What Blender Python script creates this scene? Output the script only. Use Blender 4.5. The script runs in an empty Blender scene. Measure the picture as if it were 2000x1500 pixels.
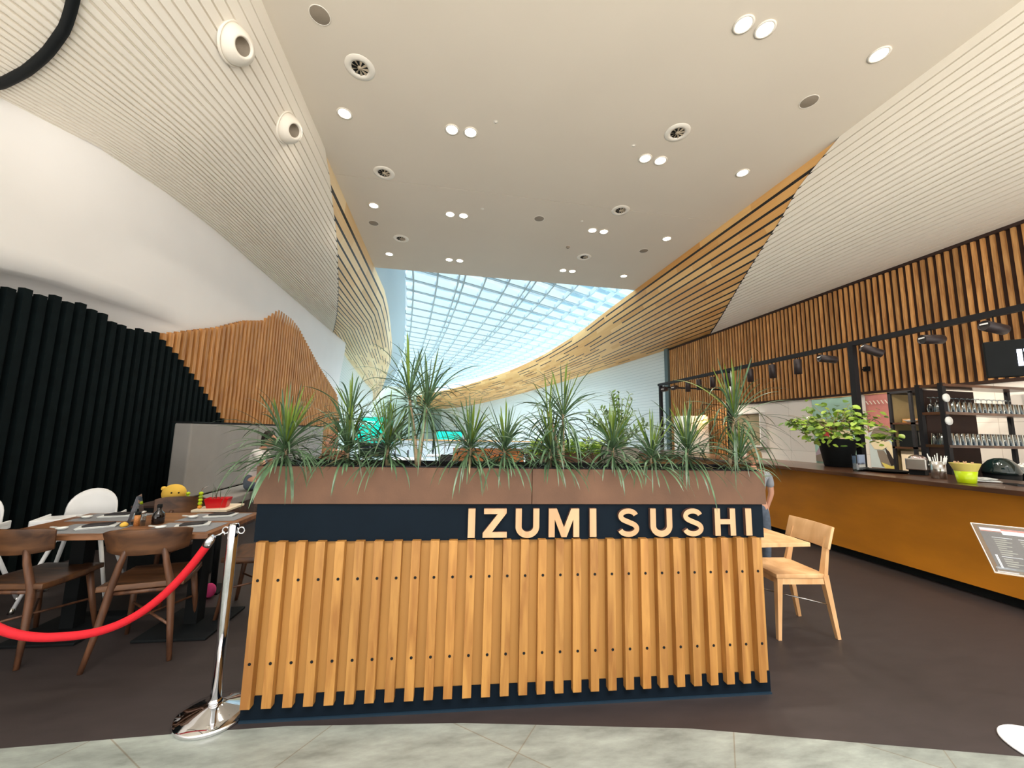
import bpy, math, random
import numpy as np
from mathutils import Vector, Matrix
from math import sin, cos, pi, radians as R
S = bpy.context.scene
COL = S.collection
rnd = random.Random(7)

# ------------------------------------------------------------------ camera
cd = bpy.data.cameras.new('camera'); cam = bpy.data.objects.new('camera', cd); COL.objects.link(cam)
cd.sensor_fit = 'HORIZONTAL'; cd.sensor_width = 36; cd.lens = 36 * 750 / 2000; cd.clip_start = .05; cd.clip_end = 400
cam.matrix_world = Matrix(((0.98530005, -0.04122933, -0.16578285, 0), (-0.16957908, -0.11870051, -0.97834203, 0),
                           (0.02065787, 0.99207375, -0.12394725, 1.5), (0, 0, 0, 1)))
S.camera = cam

# ------------------------------------------------------------------ world, exposure
S.view_settings.view_transform = 'Standard'; S.view_settings.look = 'None'
S.view_settings.gamma = 1; S.view_settings.use_curve_mapping = False
S.view_settings.exposure = 0.7
ZEN, BACK, BACKLOW, LOW = 11.5, .28, 2.0, .62
W = bpy.data.worlds.new('sky'); S.world = W; W.use_nodes = True
wn = W.node_tree; wn.nodes.clear()
def N(t, ty, **k):
    n = t.nodes.new('ShaderNode' + ty)
    for a, b in k.items(): setattr(n, a, b)
    return n
o_ = N(wn, 'OutputWorld'); bg = N(wn, 'Background'); tc = N(wn, 'TexCoord'); nz = N(wn, 'TexNoise'); rp = N(wn, 'ValToRGB')
nz.inputs['Scale'].default_value = 5; nz.inputs['Detail'].default_value = 6
rp.color_ramp.elements[0].position = .46; rp.color_ramp.elements[0].color = (.50, .80, .95, 1)
rp.color_ramp.elements[1].position = .60; rp.color_ramp.elements[1].color = (1.25, 1.25, 1.25, 1)
wn.links.new(tc.outputs['Generated'], nz.inputs['Vector']); wn.links.new(nz.outputs['Fac'], rp.inputs['Fac'])
# overcast zenith brighter than the low sky seen through the skylight; an unseen warm glow is added behind the camera to brighten the room
sxw = N(wn, 'SeparateXYZ'); wn.links.new(tc.outputs['Generated'], sxw.inputs[0])
def wmap(sock, a, b, c, d):
    m_ = N(wn, 'MapRange', interpolation_type='SMOOTHSTEP'); wn.links.new(sock, m_.inputs['Value'])
    for k_, v_ in zip(('From Min', 'From Max', 'To Min', 'To Max'), (a, b, c, d)): m_.inputs[k_].default_value = v_
    return m_.outputs[0]
zen = wmap(sxw.outputs[2], .62, .85, 0, ZEN); bak0 = wmap(sxw.outputs[1], .15, -.45, 0, 1); bkz = wmap(sxw.outputs[2], .15, -.12, BACK, BACKLOW)
bkm = N(wn, 'Math', operation='MULTIPLY'); wn.links.new(bak0, bkm.inputs[0]); wn.links.new(bkz, bkm.inputs[1]); bak = bkm.outputs[0]
a1 = N(wn, 'Math', operation='ADD'); a2 = N(wn, 'Math', operation='ADD'); wn.links.new(zen, a1.inputs[0]); wn.links.new(bak, a1.inputs[1])
wn.links.new(a1.outputs[0], a2.inputs[0]); a2.inputs[1].default_value = LOW; wn.links.new(a2.outputs[0], bg.inputs['Strength'])
mxw = N(wn, 'Mix', data_type='RGBA'); bc = wmap(sxw.outputs[1], .15, -.45, 0, 1); wn.links.new(bc, mxw.inputs[0]); wn.links.new(rp.outputs['Color'], mxw.inputs[6])
mxw.inputs[7].default_value = (1.0, .95, .88, 1); mxz = N(wn, 'Mix', data_type='RGBA'); zc = wmap(sxw.outputs[2], .62, .8, 0, 1); wn.links.new(zc, mxz.inputs[0]); wn.links.new(mxw.outputs[2], mxz.inputs[6])
mxz.inputs[7].default_value = (1.0, .97, .97, 1); wn.links.new(mxz.outputs[2], bg.inputs['Color'])
wn.links.new(bg.outputs[0], o_.inputs[0])
LAMP = 80.0     # watts of each recessed ceiling downlight

# ------------------------------------------------------------------ helpers: objects
def tag(o, label=None, cat=None, group=None, kind=None):
    if label: o['label'] = label
    if cat: o['category'] = cat
    if group: o['group'] = group
    if kind: o['kind'] = kind
    return o
def empty(name, loc=(0, 0, 0), rz=0.0, label=None, cat=None, group=None):
    o = bpy.data.objects.new(name, None); COL.objects.link(o); o.location = loc; o.rotation_euler = (0, 0, rz)
    o.empty_display_size = .1
    return tag(o, label, cat, group)
def copy_tree(o, parent=None):
    c = o.copy(); COL.objects.link(c); c.parent = parent
    for ch in list(o.children): copy_tree(ch, c)
    return c

class MB:
    def __init__(s): s.v = []; s.f = []; s.m = []; s.sm = []; s.uv = {}
    def add(s, vs, fs, m=0, M=None, smooth=False):
        b = len(s.v)
        for p in vs:
            p = Vector(p)
            if M is not None: p = M @ p
            s.v.append(tuple(p))
        for f in fs: s.f.append(tuple(b + i for i in f)); s.m.append(m); s.sm.append(smooth)
        return s
    def box(s, x0, x1, y0, y1, z0, z1, m=0, M=None):
        v = [(x, y, z) for z in (z0, z1) for y in (y0, y1) for x in (x0, x1)]
        return s.add(v, [(0, 2, 3, 1), (4, 5, 7, 6), (0, 1, 5, 4), (2, 6, 7, 3), (0, 4, 6, 2), (1, 3, 7, 5)], m, M)
    def cbox(s, c, d, m=0, M=None):
        return s.box(c[0]-d[0]/2, c[0]+d[0]/2, c[1]-d[1]/2, c[1]+d[1]/2, c[2]-d[2]/2, c[2]+d[2]/2, m, M)
    def bar(s, p0, p1, w0, w1=None, d0=None, d1=None, m=0, up=(0, 0, 1)):
        p0 = Vector(p0); p1 = Vector(p1); w1 = w0 if w1 is None else w1; d0 = w0 if d0 is None else d0; d1 = (w1 if d0 == w0 else d0) if d1 is None else d1
        a = (p1-p0).normalized(); u = Vector(up)
        if abs(a.dot(u)) > .98: u = Vector((0, 1, 0))
        r = a.cross(u).normalized(); u = r.cross(a).normalized(); v = []
        for p, w, d in ((p0, w0, d0), (p1, w1, d1)):
            v += [p-r*w/2-u*d/2, p+r*w/2-u*d/2, p+r*w/2+u*d/2, p-r*w/2+u*d/2]
        return s.add(v, [(0, 3, 2, 1), (4, 5, 6, 7), (0, 1, 5, 4), (1, 2, 6, 5), (2, 3, 7, 6), (3, 0, 4, 7)], m)
    def tube(s, pts, rad, n=10, m=0, caps=True, smooth=True):
        pts = [Vector(p) for p in pts]; rad = [rad]*len(pts) if not hasattr(rad, '__len__') else rad
        b = []; prev = None
        for i, p in enumerate(pts):
            t = (pts[min(i+1, len(pts)-1)]-pts[max(i-1, 0)]).normalized()
            if prev is None:
                u = t.cross(Vector((0, 0, 1)) if abs(t.z) < .9 else Vector((0, 1, 0))).normalized()
            else:
                u = prev-t*prev.dot(t); u = u.normalized() if u.length > 1e-6 else t.orthogonal().normalized()
            prev = u; w = t.cross(u)
            for k in range(n):
                a = 2*pi*k/n; b.append(p+(u*cos(a)+w*sin(a))*rad[i])
        f = []
        for i in range(len(pts)-1):
            for k in range(n): f.append((i*n+k, i*n+(k+1) % n, (i+1)*n+(k+1) % n, (i+1)*n+k))
        s.add(b, f, m, None, smooth)
        if caps:
            o = len(s.v)-len(b)
            s.f.append(tuple(o+k for k in range(n))[::-1]); s.m.append(m); s.sm.append(False)
            s.f.append(tuple(o+(len(pts)-1)*n+k for k in range(n))); s.m.append(m); s.sm.append(False)
        return s
    def cyl(s, p0, p1, r0, r1=None, n=20, m=0, smooth=True, caps=True):
        return s.tube([p0, p1], [r0, r0 if r1 is None else r1], n, m, caps, smooth)
    def lathe(s, prof, n=32, c=(0, 0, 0), m=0, M=None, smooth=True):
        v = []; f = []; k = len(prof)
        for i in range(n):
            a = 2*pi*i/n
            for (r, z) in prof: v.append((c[0]+r*cos(a), c[1]+r*sin(a), c[2]+z))
        for i in range(n):
            j = (i+1) % n
            for q in range(k-1):
                f.append((i*k+q, j*k+q, j*k+q+1, i*k+q+1))
        return s.add(v, f, m, M, smooth)
    def ell(s, c, r, n=16, k=10, m=0, M=None):
        v = []; f = []
        for i in range(k+1):
            t = pi*i/k
            for j in range(n): v.append((c[0]+r[0]*sin(t)*cos(2*pi*j/n), c[1]+r[1]*sin(t)*sin(2*pi*j/n), c[2]+r[2]*cos(t)))
        for i in range(k):
            for j in range(n): f.append((i*n+j, (i+1)*n+j, (i+1)*n+(j+1) % n, i*n+(j+1) % n))
        return s.add(v, f, m, M, True)
    def prism(s, poly, t0, t1, m=0, M=None, ax='z', smooth=False):
        k = len(poly)
        def q(p, t): return {'z': (p[0], p[1], t), 'y': (p[0], t, p[1]), 'x': (t, p[0], p[1])}[ax]
        v = [q(p, t0) for p in poly]+[q(p, t1) for p in poly]
        f = [tuple(range(k))[::-1], tuple(range(k, 2*k))]+[(i, (i+1) % k, k+(i+1) % k, k+i) for i in range(k)]
        return s.add(v, f, m, M, smooth)
    def grid(s, P, m=0, smooth=True, uv=None, closed=False):
        a, b = len(P), len(P[0]); base = len(s.v)
        vs = [p for r_ in P for p in r_]
        fs = [(i*b+j, i*b+j+1, (i+1)*b+j+1, (i+1)*b+j) for i in range(a-1) for j in range(b-1)]
        s.add(vs, fs, m, None, smooth)
        if uv:
            for i in range(a):
                for j in range(b): s.uv[base+i*b+j] = uv[i][j]
        return s
    def build(s, name, mats, parent=None, bevel=0, seg=2, solid=0, fix=True):
        me = bpy.data.meshes.new(name); me.from_pydata(s.v, [], s.f)
        mats = mats if isinstance(mats, (list, tuple)) else [mats]
        for q in mats: me.materials.append(q)
        me.polygons.foreach_set('material_index', s.m); me.polygons.foreach_set('use_smooth', s.sm)
        if s.uv:
            l = me.uv_layers.new(name='UVMap')
            for lp in me.loops: l.data[lp.index].uv = s.uv.get(lp.vertex_index, (0, 0))
        me.update()
        if fix and not s.uv:
            import bmesh
            bm = bmesh.new(); bm.from_mesh(me); bmesh.ops.recalc_face_normals(bm, faces=bm.faces); bm.to_mesh(me); bm.free()
        o = bpy.data.objects.new(name, me); COL.objects.link(o); o.parent = parent
        if solid:
            q = o.modifiers.new('t', 'SOLIDIFY'); q.thickness = solid; q.offset = 0
        if bevel:
            q = o.modifiers.new('b', 'BEVEL'); q.width = bevel; q.segments = seg; q.limit_method = 'ANGLE'; q.angle_limit = R(40)
        return o

# ------------------------------------------------------------------ helpers: materials
def lin(c): return tuple(((x/255)/12.92 if x/255 <= .04045 else ((x/255+.055)/1.055)**2.4) for x in c)
def base(name):
    m = bpy.data.materials.new(name); m.use_nodes = True; t = m.node_tree; b = t.nodes['Principled BSDF']; return m, t, b
def mat(name, c, rough=.6, metal=0, var=.06, scale=8, bump=0, bscale=60, emit=None, es=0, trans=0, spec=None, coat=0, stretch=(1, 1, 1), alpha=1):
    m, t, b = base(name); c = lin(c)
    co = N(t, 'TexCoord'); mp = N(t, 'Mapping'); mp.inputs['Scale'].default_value = stretch
    t.links.new(co.outputs['Object'], mp.inputs['Vector'])
    nz = N(t, 'TexNoise'); nz.inputs['Scale'].default_value = scale; nz.inputs['Detail'].default_value = 5
    t.links.new(mp.outputs[0], nz.inputs['Vector'])
    r = N(t, 'ValToRGB'); r.color_ramp.elements[0].position = .3; r.color_ramp.elements[1].position = .7
    r.color_ramp.elements[0].color = (*[x*(1-var) for x in c], 1); r.color_ramp.elements[1].color = (*[min(1, x*(1+var)) for x in c], 1)
    t.links.new(nz.outputs['Fac'], r.inputs['Fac']); t.links.new(r.outputs['Color'], b.inputs['Base Color'])
    b.inputs['Roughness'].default_value = rough; b.inputs['Metallic'].default_value = metal
    if spec is not None: b.inputs['Specular IOR Level'].default_value = spec
    if coat: b.inputs['Coat Weight'].default_value = coat
    if trans: b.inputs['Transmission Weight'].default_value = trans
    if alpha < 1: b.inputs['Alpha'].default_value = alpha
    if emit: b.inputs['Emission Color'].default_value = (*lin(emit), 1); b.inputs['Emission Strength'].default_value = es
    if bump:
        n2 = N(t, 'TexNoise'); n2.inputs['Scale'].default_value = bscale; t.links.new(mp.outputs[0], n2.inputs['Vector'])
        bp = N(t, 'Bump'); bp.inputs['Strength'].default_value = bump; bp.inputs['Distance'].default_value = .01
        t.links.new(n2.outputs['Fac'], bp.inputs['Height']); t.links.new(bp.outputs[0], b.inputs['Normal'])
    return m
def wood(name, c1, c2, rough=.5, stretch=(12, 12, 1.2), island=.25, scale=2.0, coat=0):
    m, t, b = base(name); co = N(t, 'TexCoord'); mp = N(t, 'Mapping'); mp.inputs['Scale'].default_value = stretch
    t.links.new(co.outputs['Object'], mp.inputs['Vector'])
    g = N(t, 'NewGeometry'); add = N(t, 'VectorMath', operation='ADD'); sc = N(t, 'VectorMath', operation='SCALE')
    cx = N(t, 'CombineXYZ'); t.links.new(g.outputs['Random Per Island'], cx.inputs[0]); t.links.new(g.outputs['Random Per Island'], cx.inputs[2])
    sc.inputs['Scale'].default_value = 37; t.links.new(cx.outputs[0], sc.inputs[0])
    t.links.new(mp.outputs[0], add.inputs[0]); t.links.new(sc.outputs[0], add.inputs[1])
    nz = N(t, 'TexNoise'); nz.inputs['Scale'].default_value = scale; nz.inputs['Detail'].default_value = 7; nz.inputs['Distortion'].default_value = .6
    t.links.new(add.outputs[0], nz.inputs['Vector'])
    r = N(t, 'ValToRGB'); r.color_ramp.elements[0].position = .35; r.color_ramp.elements[1].position = .65
    r.color_ramp.elements[0].color = (*lin(c1), 1); r.color_ramp.elements[1].color = (*lin(c2), 1)
    t.links.new(nz.outputs['Fac'], r.inputs['Fac'])
    hs = N(t, 'HueSaturation'); ma = N(t, 'MapRange'); ma.inputs['To Min'].default_value = 1-island; ma.inputs['To Max'].default_value = 1+island*.6
    t.links.new(g.outputs['Random Per Island'], ma.inputs['Value']); t.links.new(ma.outputs[0], hs.inputs['Value'])
    t.links.new(r.outputs['Color'], hs.inputs['Color']); t.links.new(hs.outputs[0], b.inputs['Base Color'])
    b.inputs['Roughness'].default_value = rough; b.inputs['Coat Weight'].default_value = coat
    return m
def glassy(name, c=(235, 245, 245), alpha=.25, rough=.03):
    m, t, b = base(name); t.nodes.remove(b); out = t.nodes['Material Output']
    tr = N(t, 'BsdfTransparent'); gl = N(t, 'BsdfGlossy'); mx = N(t, 'MixShader'); lw = N(t, 'LayerWeight'); lw.inputs['Blend'].default_value = alpha
    tr.inputs[0].default_value = (*lin(c), 1); gl.inputs['Roughness'].default_value = rough; gl.inputs[0].default_value = (.9, .95, .95, 1)
    t.links.new(lw.outputs['Facing'], mx.inputs[0]); t.links.new(tr.outputs[0], mx.inputs[1]); t.links.new(gl.outputs[0], mx.inputs[2])
    t.links.new(mx.outputs[0], out.inputs['Surface']); return m

M = {}
M['plaster'] = mat('plaster', (242, 240, 238), .8, var=.015, scale=1.5)
M['ceiling'] = mat('ceiling_paint', (226, 216, 200), .85, var=.015, scale=.8)
M['shell'] = mat('ribbed_shell', (240, 233, 220), .7, var=.01, scale=2)
M['black'] = mat('black_paint', (16, 20, 22), .65, var=.15, scale=6, spec=.2)
M['blackslat'] = mat('black_slat', (13, 22, 24), .8, var=.2, scale=10, spec=.1)
M['darkmetal'] = mat('dark_metal', (30, 30, 34), .6, spec=.25)
M['chrome'] = mat('chrome', (225, 225, 228), .06, metal=1, var=.01)
M['steel'] = mat('steel', (190, 188, 184), .25, metal=1, var=.03)
M['white'] = mat('white_plastic', (242, 244, 246), .35, var=.01)
M['whitebeam'] = mat('white_beam', (176, 192, 198), .6, var=.01)
M['slatwood'] = wood('larch_slat', (150, 100, 44), (182, 132, 66), .5, island=.14)
M['mdf'] = mat('plywood_back', (176, 128, 64), .6, var=.08, scale=3, stretch=(4, 4, .5))
M['oakslat'] = wood('oak_slat', (176, 120, 66), (220, 164, 100), .55, island=.3)
M['oakleft'] = wood('oak_slat_left', (178, 118, 60), (214, 156, 92), .55, island=.15)
M['darkback'] = mat('dark_brown_backing', (48, 27, 18), .8, var=.2, scale=5)
M['corten'] = mat('brown_panel', (100, 69, 48), .62, var=.22, scale=4.5, bump=.05, bscale=120)
M['signblack'] = mat('sign_panel', (10, 22, 32), .7, var=.08, spec=.12)
M['birch'] = wood('birch_letter', (186, 148, 108), (200, 164, 124), .5, island=.04, scale=1)
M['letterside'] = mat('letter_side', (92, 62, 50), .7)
M['walnut'] = wood('walnut', (62, 38, 24), (106, 70, 42), .4, stretch=(2.5, 9, 9), island=.05, scale=1.6)
M['walnutleg'] = wood('walnut_leg', (70, 44, 30), (112, 74, 50), .45, island=.1)
M['tablewood'] = wood('table_walnut', (112, 74, 48), (150, 104, 70), .35, stretch=(1.2, 9, 9), island=.04)
M['oaklight'] = wood('light_oak', (206, 158, 106), (232, 188, 136), .45, stretch=(4, 4, 1.2), island=.05)
M['velvet'] = mat('grey_upholstery', (156, 154, 151), .9, var=.05, scale=3, bump=.06, bscale=200)
M['counterwood'] = mat('counter_front', (186, 118, 24), .45, var=.16, scale=1.6, stretch=(.6, .9, 2.2))
M['countertop'] = wood('counter_top', (62, 40, 28), (92, 60, 40), .3, stretch=(3, .8, 3), island=.02, coat=.2)
M['red'] = mat('red_rope', (196, 2, 26), .75, var=.06, scale=40, bump=.15, bscale=220)
M['leaf'] = mat('dracaena_leaf', (74, 100, 70), .36, var=.6, scale=14)
M['leaf2'] = mat('young_leaf', (98, 122, 36), .45, var=.3, scale=9)
M['leafdry'] = mat('dry_leaf', (158, 150, 110), .7, var=.2)
M['cane'] = mat('cane', (168, 146, 116), .8, var=.25, scale=30, bump=.2)
M['soil'] = mat('soil', (44, 32, 26), .95, var=.3, scale=30, bump=.5)
M['brightleaf'] = mat('bright_leaf', (158, 190, 74), .4, var=.3, scale=6)
M['midleaf'] = mat('mid_leaf', (104, 140, 64), .4, var=.3, scale=6)
M['hedge'] = mat('fern_green', (132, 168, 60), .6, var=.35, scale=9)
M['mat'] = mat('woven_mat', (132, 134, 138), .8, var=.06, scale=120)
M['porcelain'] = mat('porcelain', (238, 242, 240), .2, var=.01)
M['slate'] = mat('black_slate', (36, 34, 38), .5)
M['soy'] = mat('soy_bottle', (20, 12, 12), .08, coat=.5)
M['acrylic'] = glassy('clear_acrylic', (236, 238, 242), .3)
M['glass'] = glassy('drinking_glass', (222, 230, 236), .55)
M['pane'] = glassy('skylight_glass', (212, 228, 236), .06)
M['yellow'] = mat('yellow_plush', (240, 196, 82), .9, var=.04, bump=.1)
M['lime'] = mat('lime_plastic', (196, 224, 10), .3, var=.02)
M['green_bead'] = mat('green_bead', (150, 178, 40), .35)
M['orange_bead'] = mat('orange_bead', (240, 160, 50), .35)
M['red_pot'] = mat('red_pot', (205, 8, 22), .3, var=.08)
M['cream'] = mat('cream_board', (240, 226, 200), .6)
M['pink'] = mat('pink_cloth', (214, 66, 128), .9)
M['skin'] = mat('skin', (222, 168, 140), .5, var=.04)
M['hairdark'] = mat('dark_hair', (34, 26, 24), .6, var=.3, scale=30, stretch=(6, 6, 1))
M['hairblond'] = mat('light_brown_hair', (128, 104, 66), .6, var=.3, scale=30, stretch=(6, 6, 1))
M['hairred'] = mat('auburn_hair', (150, 92, 60), .6, var=.3, scale=30, stretch=(6, 6, 1))
M['greyshirt'] = mat('grey_tshirt', (158, 164, 172), .9, var=.05, bump=.1, bscale=60)
M['whiteshirt'] = mat('white_shirt', (236, 232, 232), .9, var=.03)
M['jeans'] = mat('jeans', (96, 108, 124), .9, var=.15, scale=30)
M['brownshirt'] = mat('brown_top', (150, 100, 76), .9)
M['shoe'] = mat('shoe', (44, 44, 50), .6)
M['teal'] = mat('teal_screen', (0, 190, 165), .5, var=.1, scale=.6, emit=(0, 225, 190), es=.55)
M['orangepanel'] = mat('orange_panel', (196, 120, 62), .6, var=.1, scale=1)
M['green_glass'] = mat('dark_dome', (18, 34, 34), .08, coat=.6)
M['palegreen'] = mat('far_wall_paint', (150, 172, 162), .8, var=.01)
M['tile'] = None

def brick(name, c, mortar, w, h, msize=.004, rot=(0, 0, 0), rough=.6, offset=0, var=.04, plane='yz', stain=0):
    m, t, b = base(name); co = N(t, 'TexCoord'); mp = N(t, 'Mapping'); mp.inputs['Rotation'].default_value = rot
    sx = N(t, 'SeparateXYZ'); cx = N(t, 'CombineXYZ')
    t.links.new(co.outputs['Object'], sx.inputs[0])
    a, q = {'yz': (1, 2), 'xy': (0, 1), 'xz': (0, 2)}[plane]
    t.links.new(sx.outputs[a], cx.inputs[0]); t.links.new(sx.outputs[q], cx.inputs[1])
    t.links.new(cx.outputs[0], mp.inputs['Vector'])
    br = N(t, 'TexBrick'); br.offset = offset; br.inputs['Scale'].default_value = 1; br.inputs['Brick Width'].default_value = w
    br.inputs['Row Height'].default_value = h; br.inputs['Mortar Size'].default_value = msize; br.inputs['Bias'].default_value = 0
    c = lin(c); br.inputs['Color1'].default_value = (*[x*(1-var) for x in c], 1); br.inputs['Color2'].default_value = (*[x*(1+var) for x in c], 1)
    br.inputs['Mortar'].default_value = (*lin(mortar), 1); t.links.new(mp.outputs[0], br.inputs['Vector'])
    out = br.outputs['Color']
    if stain:
        nz = N(t, 'TexNoise'); nz.inputs['Scale'].default_value = 4.5; nz.inputs['Detail'].default_value = 9; nz.inputs['Roughness'].default_value = .65
        m2 = N(t, 'Mapping'); m2.inputs['Rotation'].default_value = (0, 0, .7); m2.inputs['Scale'].default_value = (.8, 2.6, 1)
        t.links.new(co.outputs['Object'], m2.inputs['Vector']); t.links.new(m2.outputs[0], nz.inputs['Vector'])
        mr = N(t, 'MapRange'); mr.inputs['From Min'].default_value = .3; mr.inputs['From Max'].default_value = .7
        mr.inputs['To Min'].default_value = 1-stain; mr.inputs['To Max'].default_value = 1+stain*.7
        t.links.new(nz.outputs['Fac'], mr.inputs['Value'])
        hs = N(t, 'HueSaturation'); t.links.new(mr.outputs[0], hs.inputs['Value']); t.links.new(out, hs.inputs['Color']); out = hs.outputs[0]
    t.links.new(out, b.inputs['Base Color']); b.inputs['Roughness'].default_value = rough
    return m
M['tile'] = brick('white_tile', (238, 232, 226), (206, 198, 190), .9, .6, .004)
M['stone'] = brick('stone_floor', (134, 140, 132), (120, 116, 102), .9, .9, .003, rot=(0, 0, R(38)), rough=.32, var=.08, plane='xy', stain=.42)
M['floor'] = brick('dark_floor', (50, 43, 42), (46, 40, 39), 3, 3, .001, rot=(0, 0, .2), rough=.5, var=.05, plane='xy', stain=.22)
M['atriumfloor'] = mat('atrium_floor', (168, 170, 166), .4, var=.05, scale=1)

def ribbon_mat(name, c1, c2, solid_to, seed):
    m, t, b = base(name); uv = N(t, 'UVMap'); sx = N(t, 'SeparateXYZ'); t.links.new(uv.outputs[0], sx.inputs[0])
    def mth(op, a, b_=None):
        n = N(t, 'Math', operation=op)
        for i, q in enumerate((a, b_)):
            if q is None: continue
            if isinstance(q, (int, float)): n.inputs[i].default_value = q
            else: t.links.new(q, n.inputs[i])
        return n.outputs[0]
    u, v = sx.outputs[0], sx.outputs[1]
    line = mth('FLOOR', mth('ADD', u, .5)); dist = mth('ABSOLUTE', mth('SUBTRACT', u, line)); isl = mth('LESS_THAN', dist, .125)
    w1 = N(t, 'TexWhiteNoise', noise_dimensions='1D'); t.links.new(mth('ADD', line, seed), w1.inputs['W'])
    seg = mth('FLOOR', mth('ADD', mth('DIVIDE', v, 2.1), mth('MULTIPLY', w1.outputs['Value'], 9)))
    w2 = N(t, 'TexWhiteNoise', noise_dimensions='2D'); cb = N(t, 'CombineXYZ'); t.links.new(line, cb.inputs[0]); t.links.new(seg, cb.inputs[1])
    t.links.new(cb.outputs[0], w2.inputs['Vector'])
    th = N(t, 'MapRange'); th.inputs['From Min'].default_value = solid_to; th.inputs['From Max'].default_value = solid_to+6
    th.inputs['To Min'].default_value = -.01; th.inputs['To Max'].default_value = .55; t.links.new(v, th.inputs['Value'])
    on = mth('MULTIPLY', isl, mth('GREATER_THAN', w2.outputs['Value'], th.outputs[0]))
    pl = mth('FLOOR', u); w3 = N(t, 'TexWhiteNoise', noise_dimensions='2D'); c3 = N(t, 'CombineXYZ')
    t.links.new(pl, c3.inputs[0]); t.links.new(mth('FLOOR', mth('ADD', mth('DIVIDE', v, 1.7), mth('MULTIPLY', pl, .37))), c3.inputs[1]); t.links.new(c3.outputs[0], w3.inputs['Vector'])
    nz = N(t, 'TexNoise'); nz.inputs['Scale'].default_value = 1; nz.inputs['Detail'].default_value = 5; cc = N(t, 'CombineXYZ')
    t.links.new(mth('MULTIPLY', u, 5), cc.inputs[0]); t.links.new(mth('MULTIPLY', v, .8), cc.inputs[1]); t.links.new(cc.outputs[0], nz.inputs['Vector'])
    fac = mth('ADD', mth('MULTIPLY', w3.outputs['Value'], .55), mth('MULTIPLY', nz.outputs['Fac'], .45))
    r = N(t, 'ValToRGB'); r.color_ramp.elements[0].position = .2; r.color_ramp.elements[1].position = .8
    r.color_ramp.elements[0].color = (*lin(c1), 1); r.color_ramp.elements[1].color = (*lin(c2), 1); t.links.new(fac, r.inputs['Fac'])
    mx = N(t, 'Mix', data_type='RGBA'); t.links.new(on, mx.inputs[0]); t.links.new(r.outputs['Color'], mx.inputs[6]); mx.inputs[7].default_value = (.006, .006, .007, 1)
    t.links.new(mx.outputs[2], b.inputs['Base Color']); b.inputs['Roughness'].default_value = .5
    return m
M['ribbonL'] = ribbon_mat('ribbon_wood_left', (226, 190, 136), (246, 222, 178), 16, 3)
M['ribbonR'] = ribbon_mat('ribbon_wood_right', (216, 156, 84), (244, 198, 130), 13, 11)

def struct(mb, name, m, parent=None, **k):
    o = mb.build(name, m, parent, **k)
    if parent is None: o['kind'] = 'structure'
    return o

# ------------------------------------------------------------------ the architecture
CZ = 6.5; XL, XR = -2.35, 6.27; YE = 12.0
WXR = 8.2; ZR = 4.736
bnd = [(-9, 2.75), (-4, 2.45), (-1.967, 2.337), (-1.236, 2.322), (-.73, 2.3), (.141, 2.198), (1.314, 1.994), (2.809, 1.603), (5, .9), (13.9, -1.79)]
mb = MB(); mb.prism([(-9, -1.8)]+bnd[::-1], -.12, 0); struct(mb, 'floor_stone', M['stone'])
mb = MB(); mb.prism(bnd+[(13.9, 17), (-9, 17)], -.12, 0); struct(mb, 'floor', M['floor'])
mb = MB(); mb.box(-16, 14, 17, 72, -.12, 0); struct(mb, 'floor_atrium', M['atriumfloor'])
mb = MB(); mb.box(XL-.1, XR+.1, -1, 7.543, CZ, CZ+.3); mb.box(XL-.1, XR+.1, 7.556, YE, CZ, CZ+.3)
mb.box(XL, XR, 7.50, 7.6, CZ+.03, CZ+.31); struct(mb, 'ceiling', M['ceiling'])

def cat(P, n=8):
    P = [Vector(p) for p in P]; P = [2*P[0]-P[1]]+P+[2*P[-1]-P[-2]]; out = []
    for i in range(1, len(P)-2):
        for k in range(n):
            t = k/n; a, b, c, d = P[i-1:i+3]
            out.append(.5*((2*b)+(c-a)*t+(2*a-5*b+4*c-d)*t*t+(3*b-a-3*c+d)*t**3))
    out.append(P[-2]); return out
def phis(xt, xb, zb, d0, d1):
    # rib lines: equal-looking boards, wide by the ceiling and narrow towards the lower lip
    th = lambda f: math.degrees(math.atan2(abs(xt+(xb-xt)*(1-cos(f))), CZ-(CZ-zb)*sin(f)-1.5))
    fs = np.linspace(0, pi/2, 2000); T = np.array([th(f) for f in fs]); a, b = T[0], T[-1]
    out = [0.0]; t = a
    while True:
        t += d0+(d1-d0)*(t-a)/(b-a)
        if t >= b-.1: break
        out.append(float(np.interp(t, T, fs)))
    out.append(pi/2); return out
PL = phis(XL, -4.0, 4.8, 1.2, .34); PR = phis(XR, WXR, ZR, .8, .34)
def seamL(f): return float(np.interp(math.degrees(f), [0, 4.7, 17.9, 24.3, 40.1, 58.9, 70.9, 90], [6.85, 7.06, 7.77, 8.26, 9.5, 11.19, 12.27, 13.91]))
def seamR(f): return float(np.interp(math.degrees(f), [0, 11.6, 23.1, 33.6, 52.7, 88, 90], [4.84, 5.66, 6.21, 6.9, 8.2, 10.6, 10.7]))
def xbl(y): return float(np.interp(y, [1, 3.0, 3.8, 4.4, 5.05, 5.9, 6.9], [-6.6, -5.4, -4.95, -4.65, -4.26, -4.08, -4.0]))
TL = cat([(-2.35, 14), (-2.6, 17), (-3.43, 24.27), (-4.38, 30.1), (-5.47, 35.9), (-7.66, 47), (-10.2, 58)])
BL = cat([(-4.0, 14), (-4.42, 17), (-5.1, 23), (-5.75, 29), (-6.55, 36.5), (-8.6, 47), (-11.6, 58)])
TR = cat([(6.27, 14), (6.29, 19), (5.75, 26), (4.2, 34), (.9, 45.2), (-4.5, 58)])
BR = cat([(8.2, 14), (7.85, 18), (6.9, 26.5), (5.2, 38), (2.0, 53), (-3.5, 66)])
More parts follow.
